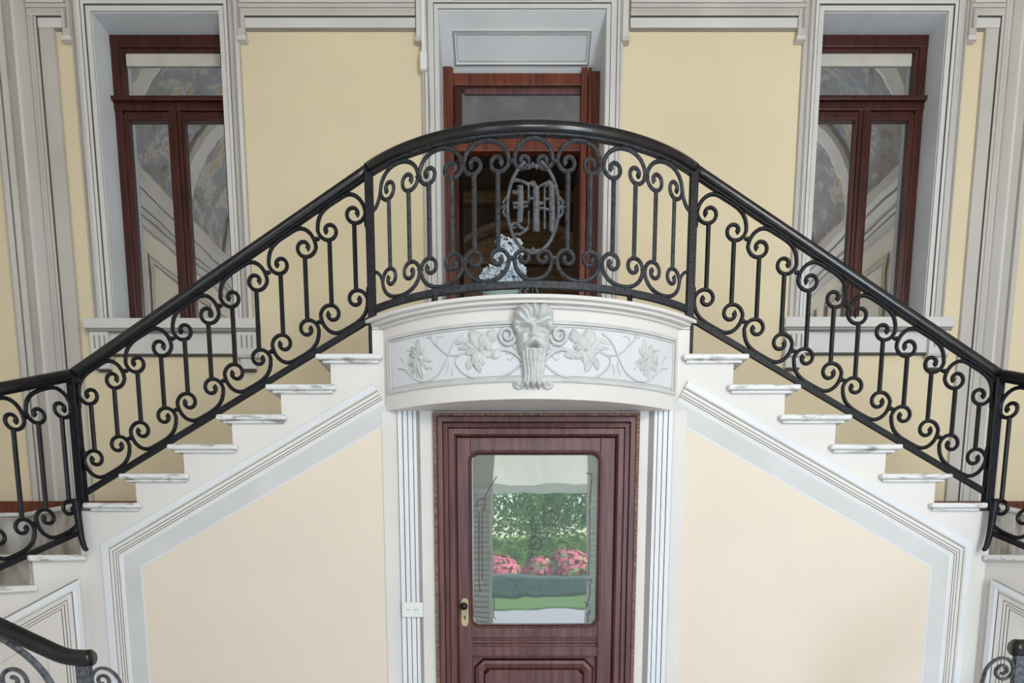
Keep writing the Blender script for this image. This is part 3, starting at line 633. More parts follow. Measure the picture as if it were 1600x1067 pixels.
def knobs(x, y, r, mirror, h=.014):
    if mirror: x = MX - x
    m = MB(); v = []; 
    for i in range(6):
        t = i / 5 * math.pi / 2
        for k in range(12):
            u = 2 * math.pi * k / 12; v.append(on(bow(x + r * math.cos(t) * math.cos(u), y + r * math.cos(t) * math.sin(u)), .004 + h * math.sin(t)))
    m.add(v, [(i * 12 + k, i * 12 + (k + 1) % 12, (i + 1) * 12 + (k + 1) % 12, (i + 1) * 12 + k) for i in range(5) for k in range(12)]); m.build('blossom_heart', 'ornament', bal, smooth=True)
for mir in (False, True):
    vine([(817, 566), (806, 577), (792, 586), (770, 592), (745, 592), (726, 584), (714, 570), (715, 559), (728, 551), (744, 546)], .007, .0045, mir)
    vine([(728, 551), (712, 556), (698, 553), (685, 542), (676, 532), (671, 522)], .005, .003, mir)
    vine([(624, 576), (634, 578), (645, 589), (657, 596), (672, 595), (688, 583), (698, 565), (706, 545), (713, 532), (726, 521)], .004, .0055, mir)
    vine([(817, 566), (806, 554), (792, 547), (780, 548), (772, 556)], .008, .012, mir, .01)
    vine([(815, 563), (820, 575), (819, 592), (815, 604), (809, 607), (806, 602), (811, 600)], .006, .008, mir, .01)
    vine([(815, 561), (803, 553), (790, 553)], .003, .002, mir)
    vine([(702, 566), (701, 576), (697, 586)], .003, .002, mir); vine([(710, 570), (707, 580), (709, 588)], .003, .002, mir)
    vine([(685, 540), (683, 532), (687, 527), (693, 526)], .002, .002, mir); vine([(673, 527), (667, 528)], .003, .003, mir); vine([(675, 528), (676, 521)], .003, .002, mir)
    vine([(626, 558), (630, 562), (633, 569)], .003, .002, mir); vine([(637, 548), (647, 548)], .003, .002, mir); vine([(668, 571), (676, 577)], .003, .003, mir)
    vine([(804, 556), (797, 563), (793, 560)], .003, .002, mir)
    # large split-leaf blossom
    for ang, ln, wd, h in ((105, 34, 24, .03), (60, 30, 20, .032), (150, 26, 15, .016), (20, 22, 15, .02), (-35, 24, 14, .022), (-80, 26, 15, .02), (-115, 28, 16, .024), (195, 24, 12, .012)):
        leaf(750, 546, ang, ln, wd, mir, h, .1)
    leaf(766, 536, 75, 22, 18, mir, .03); leaf(764, 552, -10, 22, 16, mir, .02); leaf(744, 562, -70, 22, 12, mir, .018); leaf(736, 560, -100, 20, 10, mir, .016)
    knobs(763, 545, 6, mir, .03); knobs(752, 547, 4, mir, .028)
    # smaller outer blossom
    for ang, ln, wd in ((90, 30, 11), (120, 22, 9), (150, 18, 8), (210, 20, 9), (240, 26, 10), (270, 32, 12), (300, 22, 9), (60, 18, 8), (340, 20, 6)):
        leaf(658, 560, ang, ln, wd, mir, .018, .12)
    knobs(659, 560, 4.5, mir, .022)
    vine([(642, 556), (640, 566), (642, 578), (648, 588)], .003, .003, mir); vine([(646, 550), (648, 562), (650, 575)], .005, .004, mir); vine([(655, 592), (652, 580), (656, 572), (662, 576), (660, 588)], .003, .002, mir)
    leaf(712, 538, 20, 30, 9, mir, .012); leaf(716, 545, 5, 26, 8, mir, .012)
# -- bearded mask as one relief surface
def mask():
    cx = 833.0; nx, ny = 84, 124; v = []; hs = []
    def ell(a, y, x_, y_, rx, ry, h, p=.5): q = 1 - ((a - x_) / rx) ** 2 - ((y - y_) / ry) ** 2; return h * q ** p if q > 0 else 0
    def gs(a, y, x_, y_, sx, sy, h): return h * math.exp(-((a - x_) / sx) ** 2 - ((y - y_) / sy) ** 2)
    for j in range(ny + 1):
        y = 475 + j * (615 - 475) / ny
        for i in range(nx + 1):
            a = -42 + 84 * i / nx; aa = abs(a)
            head = ell(a, y, 0, 530, 26, 42, .075, .55)
            h = head
            hair = max(ell(a, y, -13, 496, 18, 18, .095), ell(a, y, 13, 496, 18, 18, .095), ell(a, y, 0, 492, 16, 13, .095), ell(aa, y, 24, 508, 7.5, 16, .06))
            if hair > 0:
                ph = math.atan2(a, 515 - y); hair *= 1 + .11 * math.sin(ph * 17 + .8 * math.sin(y * .3)); h = max(h, hair)
            if head > 0:
                h += gs(aa, y, 12, 511, 8, 3.0, .022) + gs(aa, y, 5, 513, 5, 3, .012)
                h -= gs(aa, y, 12, 519.5, 7.5, 4.4, .040); h += gs(aa, y, 12, 520, 3.8, 2.4, .030); h -= gs(aa, y, 12, 520, 1.2, 1.2, .016)
                if y > 508: h += gs(a, y, 0, 524, 3.6, 9, .016) + gs(a, y, 0, 531, 4.6, 3.6, .022) + gs(aa, y, 5.2, 532.5, 2.6, 2, .010)
                h -= gs(aa, y, 4, 535.5, 2, 1.3, .010)
                h += gs(aa, y, 15, 532, 5, 6, .012); h -= gs(aa, y, 9, 537, 3, 5, .006)
                ym = 538.5 + aa * .62; h += gs(0, y, 0, ym, 1, 3.2, .024) * math.exp(-(aa / 15) ** 4) * (1 - .5 * math.exp(-(aa / 1.5) ** 2)) * (1 + .2 * math.sin(aa * 1.4 + y))
                yl = 546 + aa * .25; h -= gs(0, y, 0, yl, 1, 2.3, .055) * math.exp(-(aa / 6.5) ** 4); h += gs(0, y, 0, 550.5, 1, 1.6, .012) * math.exp(-(aa / 6) ** 4)
            wb = 21 - (y - 548) * .12 if y < 590 else 16 + (y - 590) * .25
            if y > 549 and aa < wb + 2:
                e = max(0, 1 - (aa / wb) ** 2) ** .5; yend = 606 + 3 * math.cos(a * .7)
                if y < yend:
                    bd = .066 * e * (1 - .35 * (y - 549) / 60) * min(1, (y - 548) / 4) * min(1, (yend - y) / 4)
                    bd *= 1 + .13 * math.sin(a * 1.25 + (1.6 * math.sin(y * .11)) * (1 if a > 0 else -1)) + .05 * math.sin(y * .5 + a)
                    h = max(h, bd)
            h += gs(aa, y, 24, 600, 5, 5, .022) if y > 590 else 0
            for sx_ in (0,):
                h += 0
            h *= 1.15; hs.append(h); v.append(on(bow(cx + a, y), h + .0045 if h > .001 else -.004))
    m = MB(); f = []
    for j in range(ny):
        for i in range(nx):
            q = (j * (nx + 1) + i, j * (nx + 1) + i + 1, (j + 1) * (nx + 1) + i + 1, (j + 1) * (nx + 1) + i)
            if max(hs[k] for k in q) > .001: f.append(q)
    m.add(v, f); tag(m.build('bearded_mask', 'ornament', bal, smooth=True), 'carved bearded face with swept up hair')
    for s in (-1, 1):
        q = []
        for k in range(40):
            t = k / 39; r = (14.5 - 10.5 * t); th = math.radians(200 + 560 * t); q.append((cx + s * (40 + r * math.cos(th) * .92), 525 - r * 1.06 * math.sin(th)))
        m = MB(); m.tube([on(bow(x, y), .012 + .012 * i / 39) for i, (x, y) in enumerate(q)], [.011 - .004 * i / 39 for i in range(40)], 8); m.build('ear_volute', 'ornament', bal, smooth=True)
        vine([(cx + s * 28, 532), (cx + s * 31, 540), (cx + s * 27, 546), (cx + s * 24, 541)], .004, .003, False, .01)
mask()

# ------------------------------------------------------------------ wrought iron
def ribbon(pts, wid, dep, M, w0=0):                 # flat bar following 2D points, mapped by M(u, v, w)
    n_ = len(pts); wd = wid if isinstance(wid, (list, tuple)) else [wid] * n_; v = []
    for i, p in enumerate(pts):
        a = pts[max(i - 1, 0)]; b = pts[min(i + 1, n_ - 1)]; d = Vector((b[0] - a[0], b[1] - a[1]))
        d = d.normalized() if d.length > 1e-9 else Vector((1, 0)); nn = Vector((-d.y, d.x)) * wd[i] / 2; c = .32
        for (su, sw) in ((1, -c), (c, -1), (-c, -1), (-1, -c), (-1, c), (-c, 1), (c, 1), (1, c)):
            v.append(M(p[0] + nn.x * su, p[1] + nn.y * su, w0 + sw * dep / 2))
    k = 8
    f = [(i * k + j, i * k + (j + 1) % k, (i + 1) * k + (j + 1) % k, (i + 1) * k + j) for i in range(n_ - 1) for j in range(k)]
    f += [list(range(k))[::-1], list(range((n_ - 1) * k, n_ * k))]
    return v, f
def spiral(c, r, a0, sgn, turns=1.12, n=30):        # from the outside in, starting at angle a0
    out = []
    for i in range(n + 1):
        t = i / n; rr = r * (1 - .76 * t ** .8); a = a0 + sgn * 2 * math.pi * turns * t
        out.append((c[0] + rr * math.cos(a), c[1] + rr * math.sin(a)))
    return out
def cscroll(c1, c2, r, apex, slope, up):            # arch with both ends curling inwards; up=+1 arch above the curls
    pi = math.pi
    s1 = spiral(c1, r, pi, up)[::-1]         # ends at left point of curl 1
    A = s1[-1]; s2 = spiral(c2, r, 0, -up); D = s2[0]
    T = apex; L1 = (T[0] - A[0]); L2 = (D[0] - T[0]); h1 = abs(T[1] - A[1]); h2 = abs(T[1] - D[1])
    b1 = bez(A, (A[0], A[1] + up * h1 * .62), (T[0] - L1 * .55, T[1] - slope * L1 * .55), T, 9)
    b2 = bez(T, (T[0] + L2 * .55, T[1] + slope * L2 * .55), (D[0], D[1] + up * h2 * .62), D, 9)
    return s1 + b1[1:] + b2[1:] + s2[1:]
def widths(n_): return [.022 if 30 < i < n_ - 31 else .021 + .009 * max(0, 1 - min(i, n_ - 1 - i) / 8) for i in range(n_)]
def railing(name, label, U0, U1, M, ztop, zbot, nun, off=.137, r=.052, skip=None, tails=(True, True), iron='iron', group=None, rng=None, bw=.020, hr=True, dense=1, side_pitch=None, unit_us=None):
    """ztop(u): underside of the handrail, zbot(u): upper side of the bottom rail"""
    root = tag(empty(name), label, 'railing')
    def addmesh(nm, vf, m=iron, smooth=False):
        o = MB(); o.add(*vf); return o.build(nm, m, root, smooth=smooth)
    m = MB(); nseg = max(2, int((U1 - U0) / .05))
    us = [U0 + (U1 - U0) * i / nseg for i in range(nseg + 1)]
    # handrail: rounded moulded section over a flat iron band
    hp = [(-.026, .012), (-.032, .028), (-.034, .045), (-.028, .062), (-.014, .071), (0, .073), (.014, .071), (.028, .062), (.034, .045), (.032, .028), (.026, .012)]
    def sweep(sec, nm, mt, sm):
        k = len(sec); v = [M(u, ztop(u) + z, w) for u in us for w, z in sec]
        f = [(i * k + j, i * k + (j + 1) % k, (i + 1) * k + (j + 1) % k, (i + 1) * k + j) for i in range(nseg) for j in range(k)] + [list(range(k))[::-1], list(range(nseg * k, (nseg + 1) * k))]
        o = MB(); o.add(v, f); return o.build(nm, mt, root, smooth=sm)
    sweep(hp, 'handrail', 'rail', True)
    sweep([(-.016, 0), (-.016, .013), (.016, .013), (.016, 0)], 'rail_band', iron, False)
    ob = ztop
    k = 4; sec = [(-.013, -.034), (-.013, 0), (.013, 0), (.013, -.034)]
    v = [M(u, zbot(u) + z, w) for u in us for w, z in sec]
    f = [(i * k + j, i * k + (j + 1) % k, (i + 1) * k + (j + 1) % k, (i + 1) * k + j) for i in range(nseg) for j in range(k)] + [list(range(k))[::-1], list(range(nseg * k, (nseg + 1) * k))]
    o = MB(); o.add(v, f); o.build('bottom_rail', iron, root)
    eps = .01
    if unit_us is None:
        pitch = (U1 - U0 - .04) / nun; unit_us = [(U0 + .02 + pitch * (i + .25), U0 + .02 + pitch * (i + .75)) for i in range(nun)]
    last = None
    for i, (ua, ub) in enumerate(unit_us):
        um = (ua + ub) / 2; st = (ztop(um + eps) - ztop(um - eps)) / (2 * eps); sbm = (zbot(um + eps) - zbot(um - eps)) / (2 * eps)
        rr = (ub - ua) * .455
        mid = ob(um) - off; c1 = (ua, mid + st * (ua - um)); c2 = (ub, mid + st * (ub - um))
        if abs(st) > .2: ap = (um + .012 * (1 if st > 0 else -1), ztop(um + .012 * (1 if st > 0 else -1)) - .009)
        else: ap = (um, ztop(um) - .009)
        p = cscroll(c1, c2, rr, ap, st, 1); addmesh('scroll', ribbon(p, widths(len(p)), bw, M))
        mb_ = zbot(um) + off; e1 = (ua, mb_ + sbm * (ua - um)); e2 = (ub, mb_ + sbm * (ub - um))
        if abs(sbm) > .2: bp = (um - .012 * (1 if sbm > 0 else -1), zbot(um - .012 * (1 if sbm > 0 else -1)) + .009)
        else: bp = (um, zbot(um) + .009)
        p = cscroll(e1, e2, rr, bp, sbm, -1); addmesh('scroll', ribbon(p, widths(len(p)), bw, M))
        if not (skip and i in skip):
            for cc, ee in ((c1, e1), (c2, e2)):
                addmesh('baluster', ribbon([(cc[0], cc[1] - rr * .70), (cc[0], (cc[1] + ee[1]) / 2), (cc[0], ee[1] + rr * .70)], .025, .022, M))
        if last:                                    # collars between neighbouring scrolls
            for q, s_ in zip(last, (c1, e1)):
                ux = (q[0] + s_[0] + (rr0 - rr)) / 2; vz = (q[1] + s_[1]) / 2
                addmesh('collar', ribbon([(ux - .016, vz), (ux - .006, vz), (ux + .006, vz), (ux + .016, vz)], [.010, .024, .024, .010], .024, M))
        last = [c2, e2]; rr0 = rr
        for end, cond in ((0, i == 0), (1, i == len(unit_us) - 1)):
            if cond and tails[end]:
                sg = -1 if end == 0 else 1; U = U0 if end == 0 else U1; ct = c1 if end == 0 else c2; cb = e1 if end == 0 else e2
                g0 = (ct[0] + sg * rr, ct[1] + .012); g3 = (U - sg * .012, ct[1] - .055)
                p = bez(g0, (g0[0] + sg * .003, g0[1] - .05), (g3[0] - sg * .02, g3[1] - .05), g3, 10); addmesh('tail', ribbon(p, [.018] * 9 + [.022, .026], bw, M))
                g0 = (cb[0] + sg * rr, cb[1] - .012); g3 = (U - sg * .012, cb[1] + .045)
                p = bez(g0, (g0[0] + sg * .003, g0[1] + .05), (g3[0] - sg * .02, g3[1] + .05), g3, 10); addmesh('tail', ribbon(p, [.018] * 9 + [.022, .026], bw, M))
    return root
def post(root, x, y, z0, z1, w=.034, foot=None, rot=0):
    m = MB(); m.box(-w / 2, w / 2, -w / 2, w / 2, z0, z1); c, s = math.cos(rot), math.sin(rot)
    m.v = [(x + a * c - b * s, y + a * s + b * c, z) for a, b, z in m.v]; return m.build('post', 'iron', root, bevel=.004)
YR = F + .035
def lin(u0, z0, u1, z1): return lambda u: z0 + (z1 - z0) * (u - u0) / (u1 - u0)
ZHT = AZ(573, 249, F) - .073                        # underside of the handrail on the balcony
ZBT = AZ(590, 477, F)                               # top of the balcony's bottom rail
def flight_rail(side):
    d = FL[side]; s = d['s']
    zt0 = AZ(112 if s < 0 else 1563, 573, F) - .073; 
    # bottom rail runs just over the nosing tips
    za = Z0 - 4 * RIS + .05; zb = Z0 + .05; ta, tb = d['tips'][4], d['tips'][0]
    M = lambda u, v, w: (u, YR + w, v)
    if s < 0: u0, u1 = d['xn'], XPL; top = lin(u0, zt0, u1, ZHT)
    else: u0, u1 = XPR, d['xn']; top = lin(u0, ZHT, u1, zt0)
    bot = lin(ta, za, tb, zb)
    r = railing('stair_railing', 'black wrought iron scroll railing of the upper %s stair flight' % side, u0, u1, M, top, bot, 6)
    post(r, d['xn'], YR - .01, Z0 - 5 * RIS - .02, zt0 + .02, .05)
    # hooked foot fixed to the stringer
    xx = d['xn'] - s * .01 + s * .0; zf = Z0 - 5 * RIS
    p = [(xx - s * .005, zf + .02), (xx - s * .012, zf - .1), (xx - s * .02, zf - .2), (xx - s * .035, zf - .27), (xx - s * .05, zf - .275)]
    f = MB(); f.tube([(x, F - .065, z) for x, z in catmull(p, 5)], [.024 - .0006 * i for i in range(21)], 8); f.build('foot_hook', 'iron', r, smooth=True)
    return r
flight_rail('left'); flight_rail('right')
def balcony_rail():
    R = RB - .0; yc = YC + .035
    M = lambda u, v, w: (AXB + (R - w) * math.sin(u / R), yc - (R - w) * math.cos(u / R), v)
    U0, U1 = -TH0 * R, TH0 * R
    def ub(x, y):                                   # photograph column -> arc length on the railing
        d = ray(x, y); a = d.x ** 2 + d.y ** 2; b = 2 * (-AXB * d.x - yc * d.y); c = AXB ** 2 + yc ** 2 - R * R
        t = (-b - math.sqrt(max(0, b * b - 4 * a * c))) / (2 * a); return math.atan2(d.x * t - AXB, yc - d.y * t) * R
    cols = [(608, 639), (671, 706), (741, 778), (818, 849), (887, 922), (958, 992), (1024, 1053)]
    units = [(ub(a, 340), ub(b, 340)) for a, b in cols]
    r = railing('balcony_railing', 'bowed black wrought iron balcony railing with scrolls above the carved mask', U0, U1, M, lambda u: ZHT, lambda u: ZBT, 7, off=.118, r=.050, skip=(3,), unit_us=units, iron='iron_lit')
    for x in (XPL, XPR):
        post(r, x, YR - .01, LAND - .25, ZHT + .055, .045)
        s = -1 if x < 0 else 1
        f = MB(); f.tube([(x, YR - .01, LAND - .23), (x - s * .008, YR - .012, LAND - .28), (x - s * .012, YR - .015, LAND - .31)], [.022, .022, .012], 8); f.build('post_foot', 'iron', r, smooth=True)
    for i in (-.55, 0, .55): f = MB(); f.add(*ribbon([(i, LAND), (i, ZBT - .03)], .03, .03, M)); f.build('rail_foot', 'iron', r)
    # monogram medallion
    md = r
    def q(x, y):
        u = ub(x, y); d = ray(x, y); Y = yc - R * math.cos(u / R); return (u, CZ + d.z * Y / d.y)
    def stroke(pts, w, nm='stroke'): 
        o = MB(); o.add(*ribbon([q(*p) for p in pts], w * 1.35, .014, M)); return o.build(nm, 'iron_grey', md)
    ov = []
    for k in range(41):
        t = 2 * math.pi * k / 40; ov.append((833 + 40 * math.cos(t), 323 + 72 * math.sin(t)))
    md = stroke([(820, 252)] + [(833 + 40 * math.sin(t), 323 - 72 * math.cos(t)) for t in [2 * math.pi * k / 48 for k in range(44, 3, -1)]] + [(846, 252)], .013, 'oval_band'); tag(md, 'oval medallion with a gothic letter M')
    for x, y in ((833, 257), (833, 390)):
        for k in (-6, 0, 6): stroke([(x + k - 2, y + abs(k) * .5 - 2), (x + k + 2, y + abs(k) * .5 + 3)], .016, 'clasp')
        stroke([(x - 12, y), (x - 6, y + 2), (x, y), (x + 6, y + 2), (x + 12, y)], .009, 'clasp')
    for x, s in ((787, -1), (879, 1)):
        stroke([(x - s * 5, 308), (x + s * 1, 316), (x - s * 2, 324), (x + s * 1, 332), (x - s * 5, 340)], .010, 'clasp'); stroke([(x - s * 5, 324), (x + s * 4, 324)], .012, 'clasp')
    # letter
    stroke([(800, 283), (808, 281), (817, 284), (826, 288), (834, 284)], .012); stroke([(834, 284), (840, 293), (851, 287), (858, 285)], .010)
    stroke([(813, 290), (814, 318), (813, 330), (812, 345), (809, 345)], .022); stroke([(838, 292), (838, 330), (838, 362)], .024); stroke([(862, 288), (863, 325), (863, 360), (866, 362)], .022)
    stroke([(826, 288), (826, 316)], .009); stroke([(826, 330), (826, 352), (822, 358)], .006); stroke([(851, 292), (851, 358)], .008)
    stroke([(852, 290), (858, 284), (866, 294)], .018); stroke([(830, 285), (838, 292)], .016)
    stroke([(801, 318), (812, 317), (826, 316)], .011); stroke([(802, 324), (814, 323), (826, 322)], .009); stroke([(838, 318), (850, 317)], .012); stroke([(838, 324), (850, 326), (862, 329)], .010); stroke([(826, 310), (838, 310)], .008); stroke([(850, 311), (862, 311)], .008)
    stroke([(801, 299), (806, 301), (811, 298)], .014)
    stroke([(826, 356), (820, 360), (814, 355), (806, 349), (800, 350), (798, 356)], .013); stroke([(822, 360), (812, 366), (803, 366), (798, 360)], .010); stroke([(800, 356), (806, 356)], .007)
    o = MB(); qa = catmull([q(*p) for p in ((826, 459), (822, 459), (821, 453), (830, 451), (831, 458), (822, 463), (814, 460), (814, 452), (826, 447), (838, 452), (840, 462))], 5); o.add(*ribbon(qa, .010, .014, M)); o.build('rail_volute', 'iron_grey', r)
    return r
balcony_rail()
# small scroll under the bottom rail in the middle
# ------------------------------------------------------------------ landings and lower flights on both sides
AXF = .139
def lower(side):
    s = -1 if side == 'left' else 1
    mx = (lambda x: x) if s < 0 else (lambda x: 2 * AXF - x)
    Dv = Vector((-.40, -.917)).normalized(); Pv = Vector((-.917, .40)).normalized()
    GO = .34; S = [Vector((-2.615, F + .0))]; S.append(S[0] + Dv * .30)
    for k in range(1, 4): S.append(S[1] + Dv * GO * k)
    O = [S[0] + Vector((-.70, .71)) * 1.5, S[1] + Pv * 1.72, S[2] + Pv * 1.55, S[3] + Pv * 1.4, S[4] + Pv * 1.25]
    zt = [1.575 - RIS * k for k in range(3)]
    root = tag(empty('lower_stair_flight'), 'lower stair flight with stained marble risers turning forward at the %s edge' % side, 'stairs')
    pt = lambda q, w: (mx(q[0]), q[1], w)
    zL = Z0 - 5 * RIS
    # landing in the corner
    wallx = XL if s < 0 else 2 * AXF - XR
    lp = [S[0], O[0], Vector((wallx + .01, O[0].y)), Vector((wallx + .01, B)), Vector((-2.630, B))]
    m = MB(); m.prism(lp, pt, 0, zL - .03); m.build('landing_block', 'dirty_marble', root)
    m = MB(); m.prism([S[0] + Vector((.0, -.03)), O[0] + Vector((-.02, -.03))] + lp[2:], pt, zL - .032, zL - .001); m.build('landing_slab', 'marble', root, bevel=.008)
    for k in range(3):
        a, b, c, d_ = S[k], S[k + 1], O[k + 1], O[k]
        m = MB(); m.prism([a, b, c, d_] if k else [a, b, c, Vector((wallx + .02, c.y)) if False else d_], pt, 0, zt[k] - .035)
        m.build('step_block', ['white'], root)
        r_ = MB(); e = Dv * .004                    # stained riser facing
        m = MB(); m.prism([a + Vector((.03, -.013)), b + Dv * .035 + Vector((.03, -.013)), c + Dv * .035, d_], pt, zt[k] - .036, zt[k]); m.build('tread', 'marble', root, bevel=.010, seg=3)
        if k:
            m = MB(); m.prism([a + Vector((-.012, 0)), a + Dv * .012 + Vector((-.012, 0)), O[k] + Dv * .012, O[k]], pt, zt[k], zt[k - 1] - .036); m.build('riser', 'dirty_marble', root)
    # remaining bulk of the string below
    q0, q1 = S[1], S[4] + Dv * .6
    m = MB(); nrm = Vector((.917, -.40)) * 1
    zq = lambda t: 1.455 - .46 * t
    # panel frame on the string
    def sp(q, h): b_ = S[0] + Dv * q[0] + Vector((.917, -.40)) * (h + .001); return (mx(b_.x), b_.y, q[1])
    pth = [(1.3, zq(1.3)), (.06, zq(.06)), (.06, .3)]
    pr = [(0, 0, 3), (0, .03, 1), (.03, .032, 1), (.045, .026, 2), (.049, .022, 0), (.075, .018, 2), (.079, .018, 0), (.092, .016, 2), (.096, .014, 0), (.108, .012, 2), (.112, .010, 0), (.20, .006, 1), (.207, .004, 0)]
    moulding(m, pth, pr, sp)
    m.build('string_panel', ['white', 'white_band', 'line', 'stone_shade'], root)
    st = MB(); st.prism([(0, 0), (1.3, 0), (1.3, zq(1.3)), (0, zq(0))], lambda q, h: sp(q, h), -.03, 0.0); st.build('string_wall', 'white', root)
    # railing along the string
    u0, u1 = 0, 1.16; base = Vector((-2.607, YR)); Dr = Vector((-.39, -.92)).normalized(); Nr = Vector((-Dr.y, Dr.x))
    zt0 = AZ(107, 573, F) - .073; zb0 = AZ(130, 822, F)
    if s < 0: M = lambda u, v, w: (base.x + Dr.x * u + Nr.x * w, base.y + Dr.y * u + Nr.y * w, v)
    else: M = lambda u, v, w: (2 * AXF - (base.x + Dr.x * u + Nr.x * w), base.y + Dr.y * u + Nr.y * w, v)
    railing('stair_railing', 'black wrought iron scroll railing turning forward from the %s newel' % side, u0, u1, M, lambda u: zt0 - .40 * u, lambda u: zb0 - .43 * u, 4, r=.056, tails=(True, False))
    # short bottom flight ending in front, with its own railing
    bt = tag(empty('bottom_stair_flight'), 'lowest stair flight in front, ending at the iron newel near the %s corner' % side, 'stairs')
    for k in range(5):
        x1 = -1.86 - .30 * k
        MB().box(mx(x1), mx(x1 - .30), 2.94, 3.5, 0, .15 * (k + 1)).build('step', 'marble', bt, bevel=.01)
    xe = AXx(135, 1028, 2.9) if s < 0 else 2 * AXF - AXx(1592, 1012, 2.9)
    ze = AZ(135, 1028, 2.9) if s < 0 else AZ(1592, 1012, 2.9)
    br = tag(empty('bottom_railing'), 'dark iron railing end with rounded handrail and small volute at the bottom %s corner' % side, 'railing')
    path = catmull([(xe - 1.5, ze + .64), (xe - .9, ze + .385), (xe - .45, ze + .18), (xe - .22, ze + .068), (xe - .10, ze + .012), (xe - .02, ze), (xe + .03, ze + .002)], 6)
    h = MB(); h.tube([(mx(x), 2.9, z) for x, z in path], [.037] * (len(path) - 1) + [.03], 12); h.build('handrail', 'rail', br, smooth=True)
    p_ = MB(); p_.box(mx(xe - .045), mx(xe + .015), 2.885, 2.915, .1, ze - .01); p_.build('post', 'iron_grey', br, bevel=.004)
    M2 = lambda u, v, w: (mx(u), 2.9 + w, v)
    def rb(pts, w, nm): o = MB(); o.add(*ribbon(pts, w, .022, M2)); o.build(nm, 'iron_grey', br)
    c = (xe + .075, ze - .085); sq = spiral(c, .052, math.pi * .9, -1, 1.35)[::-1]
    sq = spiral((xe + .06, ze - .10), .045, math.pi, 1, 1.3)[::-1]
    rb(sq + bez(sq[-1], (sq[-1][0], ze - .03), (xe + .10, ze - .02), (xe + .135, ze - .10), 10)[1:] + [(xe + .15, ze - .2), (xe + .13, ze - .30), (xe + .02, ze - .42)], .014, 'volute')
    A_ = (xe - .42, ze + .135); rb(bez(A_, (xe - .32, ze + .05), (xe - .17, ze + .0), (xe - .13, ze - .22), 14) + [(xe - .13, ze - .3), (xe - .17, ze - .38)], .03, 'sweep_bar')
    sq = spiral((xe - .33, ze - .10), .065, 0, 1, 1.25)[::-1]
    rb(sq + bez(sq[-1], (sq[-1][0], ze - .2), (xe - .28, ze - .25), (xe - .30, ze - .35), 8)[1:], .018, 'volute')
lower('left'); lower('right')
for nm, x0, x1, lb in (('baseboard_left', XL + .02, -2.0, 'left'), ('baseboard_right', 2.25, XR - .02, 'right')):
    z = Z0 - 5 * RIS
    struct(MB().box(x0, x1, B - .075, B - .001, z, z + .115).build(nm, 'red_wood', bevel=.006), 'dark red wooden skirting on the %s landing' % lb)

# ------------------------------------------------------------------ cable trunking by the upper door
cd = tag(empty('cable_trunking'), 'thin white cable trunking with a small junction box left of the upper door', 'cable')
xc = AXx(663, 60, B)
MB().box(xc - .014, xc + .014, B - .075, B - .045, AZ(663, 118, B) - .01, 6.0).build('trunking', 'plastic', cd, bevel=.004)
MB().box(xc - .026, xc + .026, B - .085, B - .045, AZ(663, 120, B), AZ(663, 92, B)).build('junction_box', 'plastic', cd, bevel=.006)
xw = AXx(671, 150, B); MB().tube(catmull([(xw - .01, B - .055, 5.9), (xw, B - .055, 5.2), (xw + .006, B - .055, 4.9), (xw - .006, B - .055, 4.6), (xw - .012, B - .055, 4.4)], 6), .003, 6).build('wire', 'stone_shade', cd)

# ------------------------------------------------------------------ flowers on the landing
def bouquet():
    Y = 5.35; vx, vz = AXx(778, 455, Y), LAND
    root = tag(empty('flower_vase'), 'pale green vase of light blue flowers standing behind the balcony railing', 'flowers')
    top = AZ(785, 452, Y)
    v = MB(); hgt = top - vz; v.lathe([(.09, 0), (.10, .02), (.05, .08), (.06, hgt * .4), (.10, hgt * .7), (.11, hgt * .9), (.15, hgt)], (vx + .02, Y, vz), 20); v.build('vase', 'vase', root, smooth=True)
    random.seed(3)
    blobs = [(790, 385, 14), (798, 398, 16), (785, 402, 14), (808, 392, 9), (794, 418, 17), (800, 435, 16), (786, 430, 10), (768, 427, 11), (758, 432, 7), (760, 444, 11), (795, 450, 14), (778, 445, 9), (812, 422, 8), (765, 455, 10), (783, 376, 6), (808, 380, 5)]
    for x, y, r in blobs:
        X, Z = at(x, y, Y); rr = r * Y / FPX * .95; f = MB()
        for k in range(34):
            d = Vector((random.gauss(0, 1), random.gauss(0, 1), random.gauss(0, 1))).normalized(); p = Vector((X, Y, Z)) + d * rr * random.uniform(.55, 1); n_ = (d + Vector((0, -.6, .25))).normalized()
            a = n_.orthogonal().normalized(); b = n_.cross(a)
            for j in range(4):
                t = j * math.pi / 2 + k; u = a * math.cos(t) + b * math.sin(t); w = n_.cross(u); s = .024
                f.add([p, p + u * s * .6 + w * s * .45 + n_ * .003, p + u * s * 1.15 + n_ * .006, p + u * s * .6 - w * s * .45 + n_ * .003], [(0, 1, 2, 3)])
        tag(f.build('flower_head', 'petal', root), kind='stuff')
        s_ = MB(); s_.tube([(X, Y, Z), ((X + vx) / 2, Y, (Z + top) / 2 - .02), (vx + .02, Y, top - .05)], .004, 5); s_.build('stem', 'leaf_green', root)
bouquet()

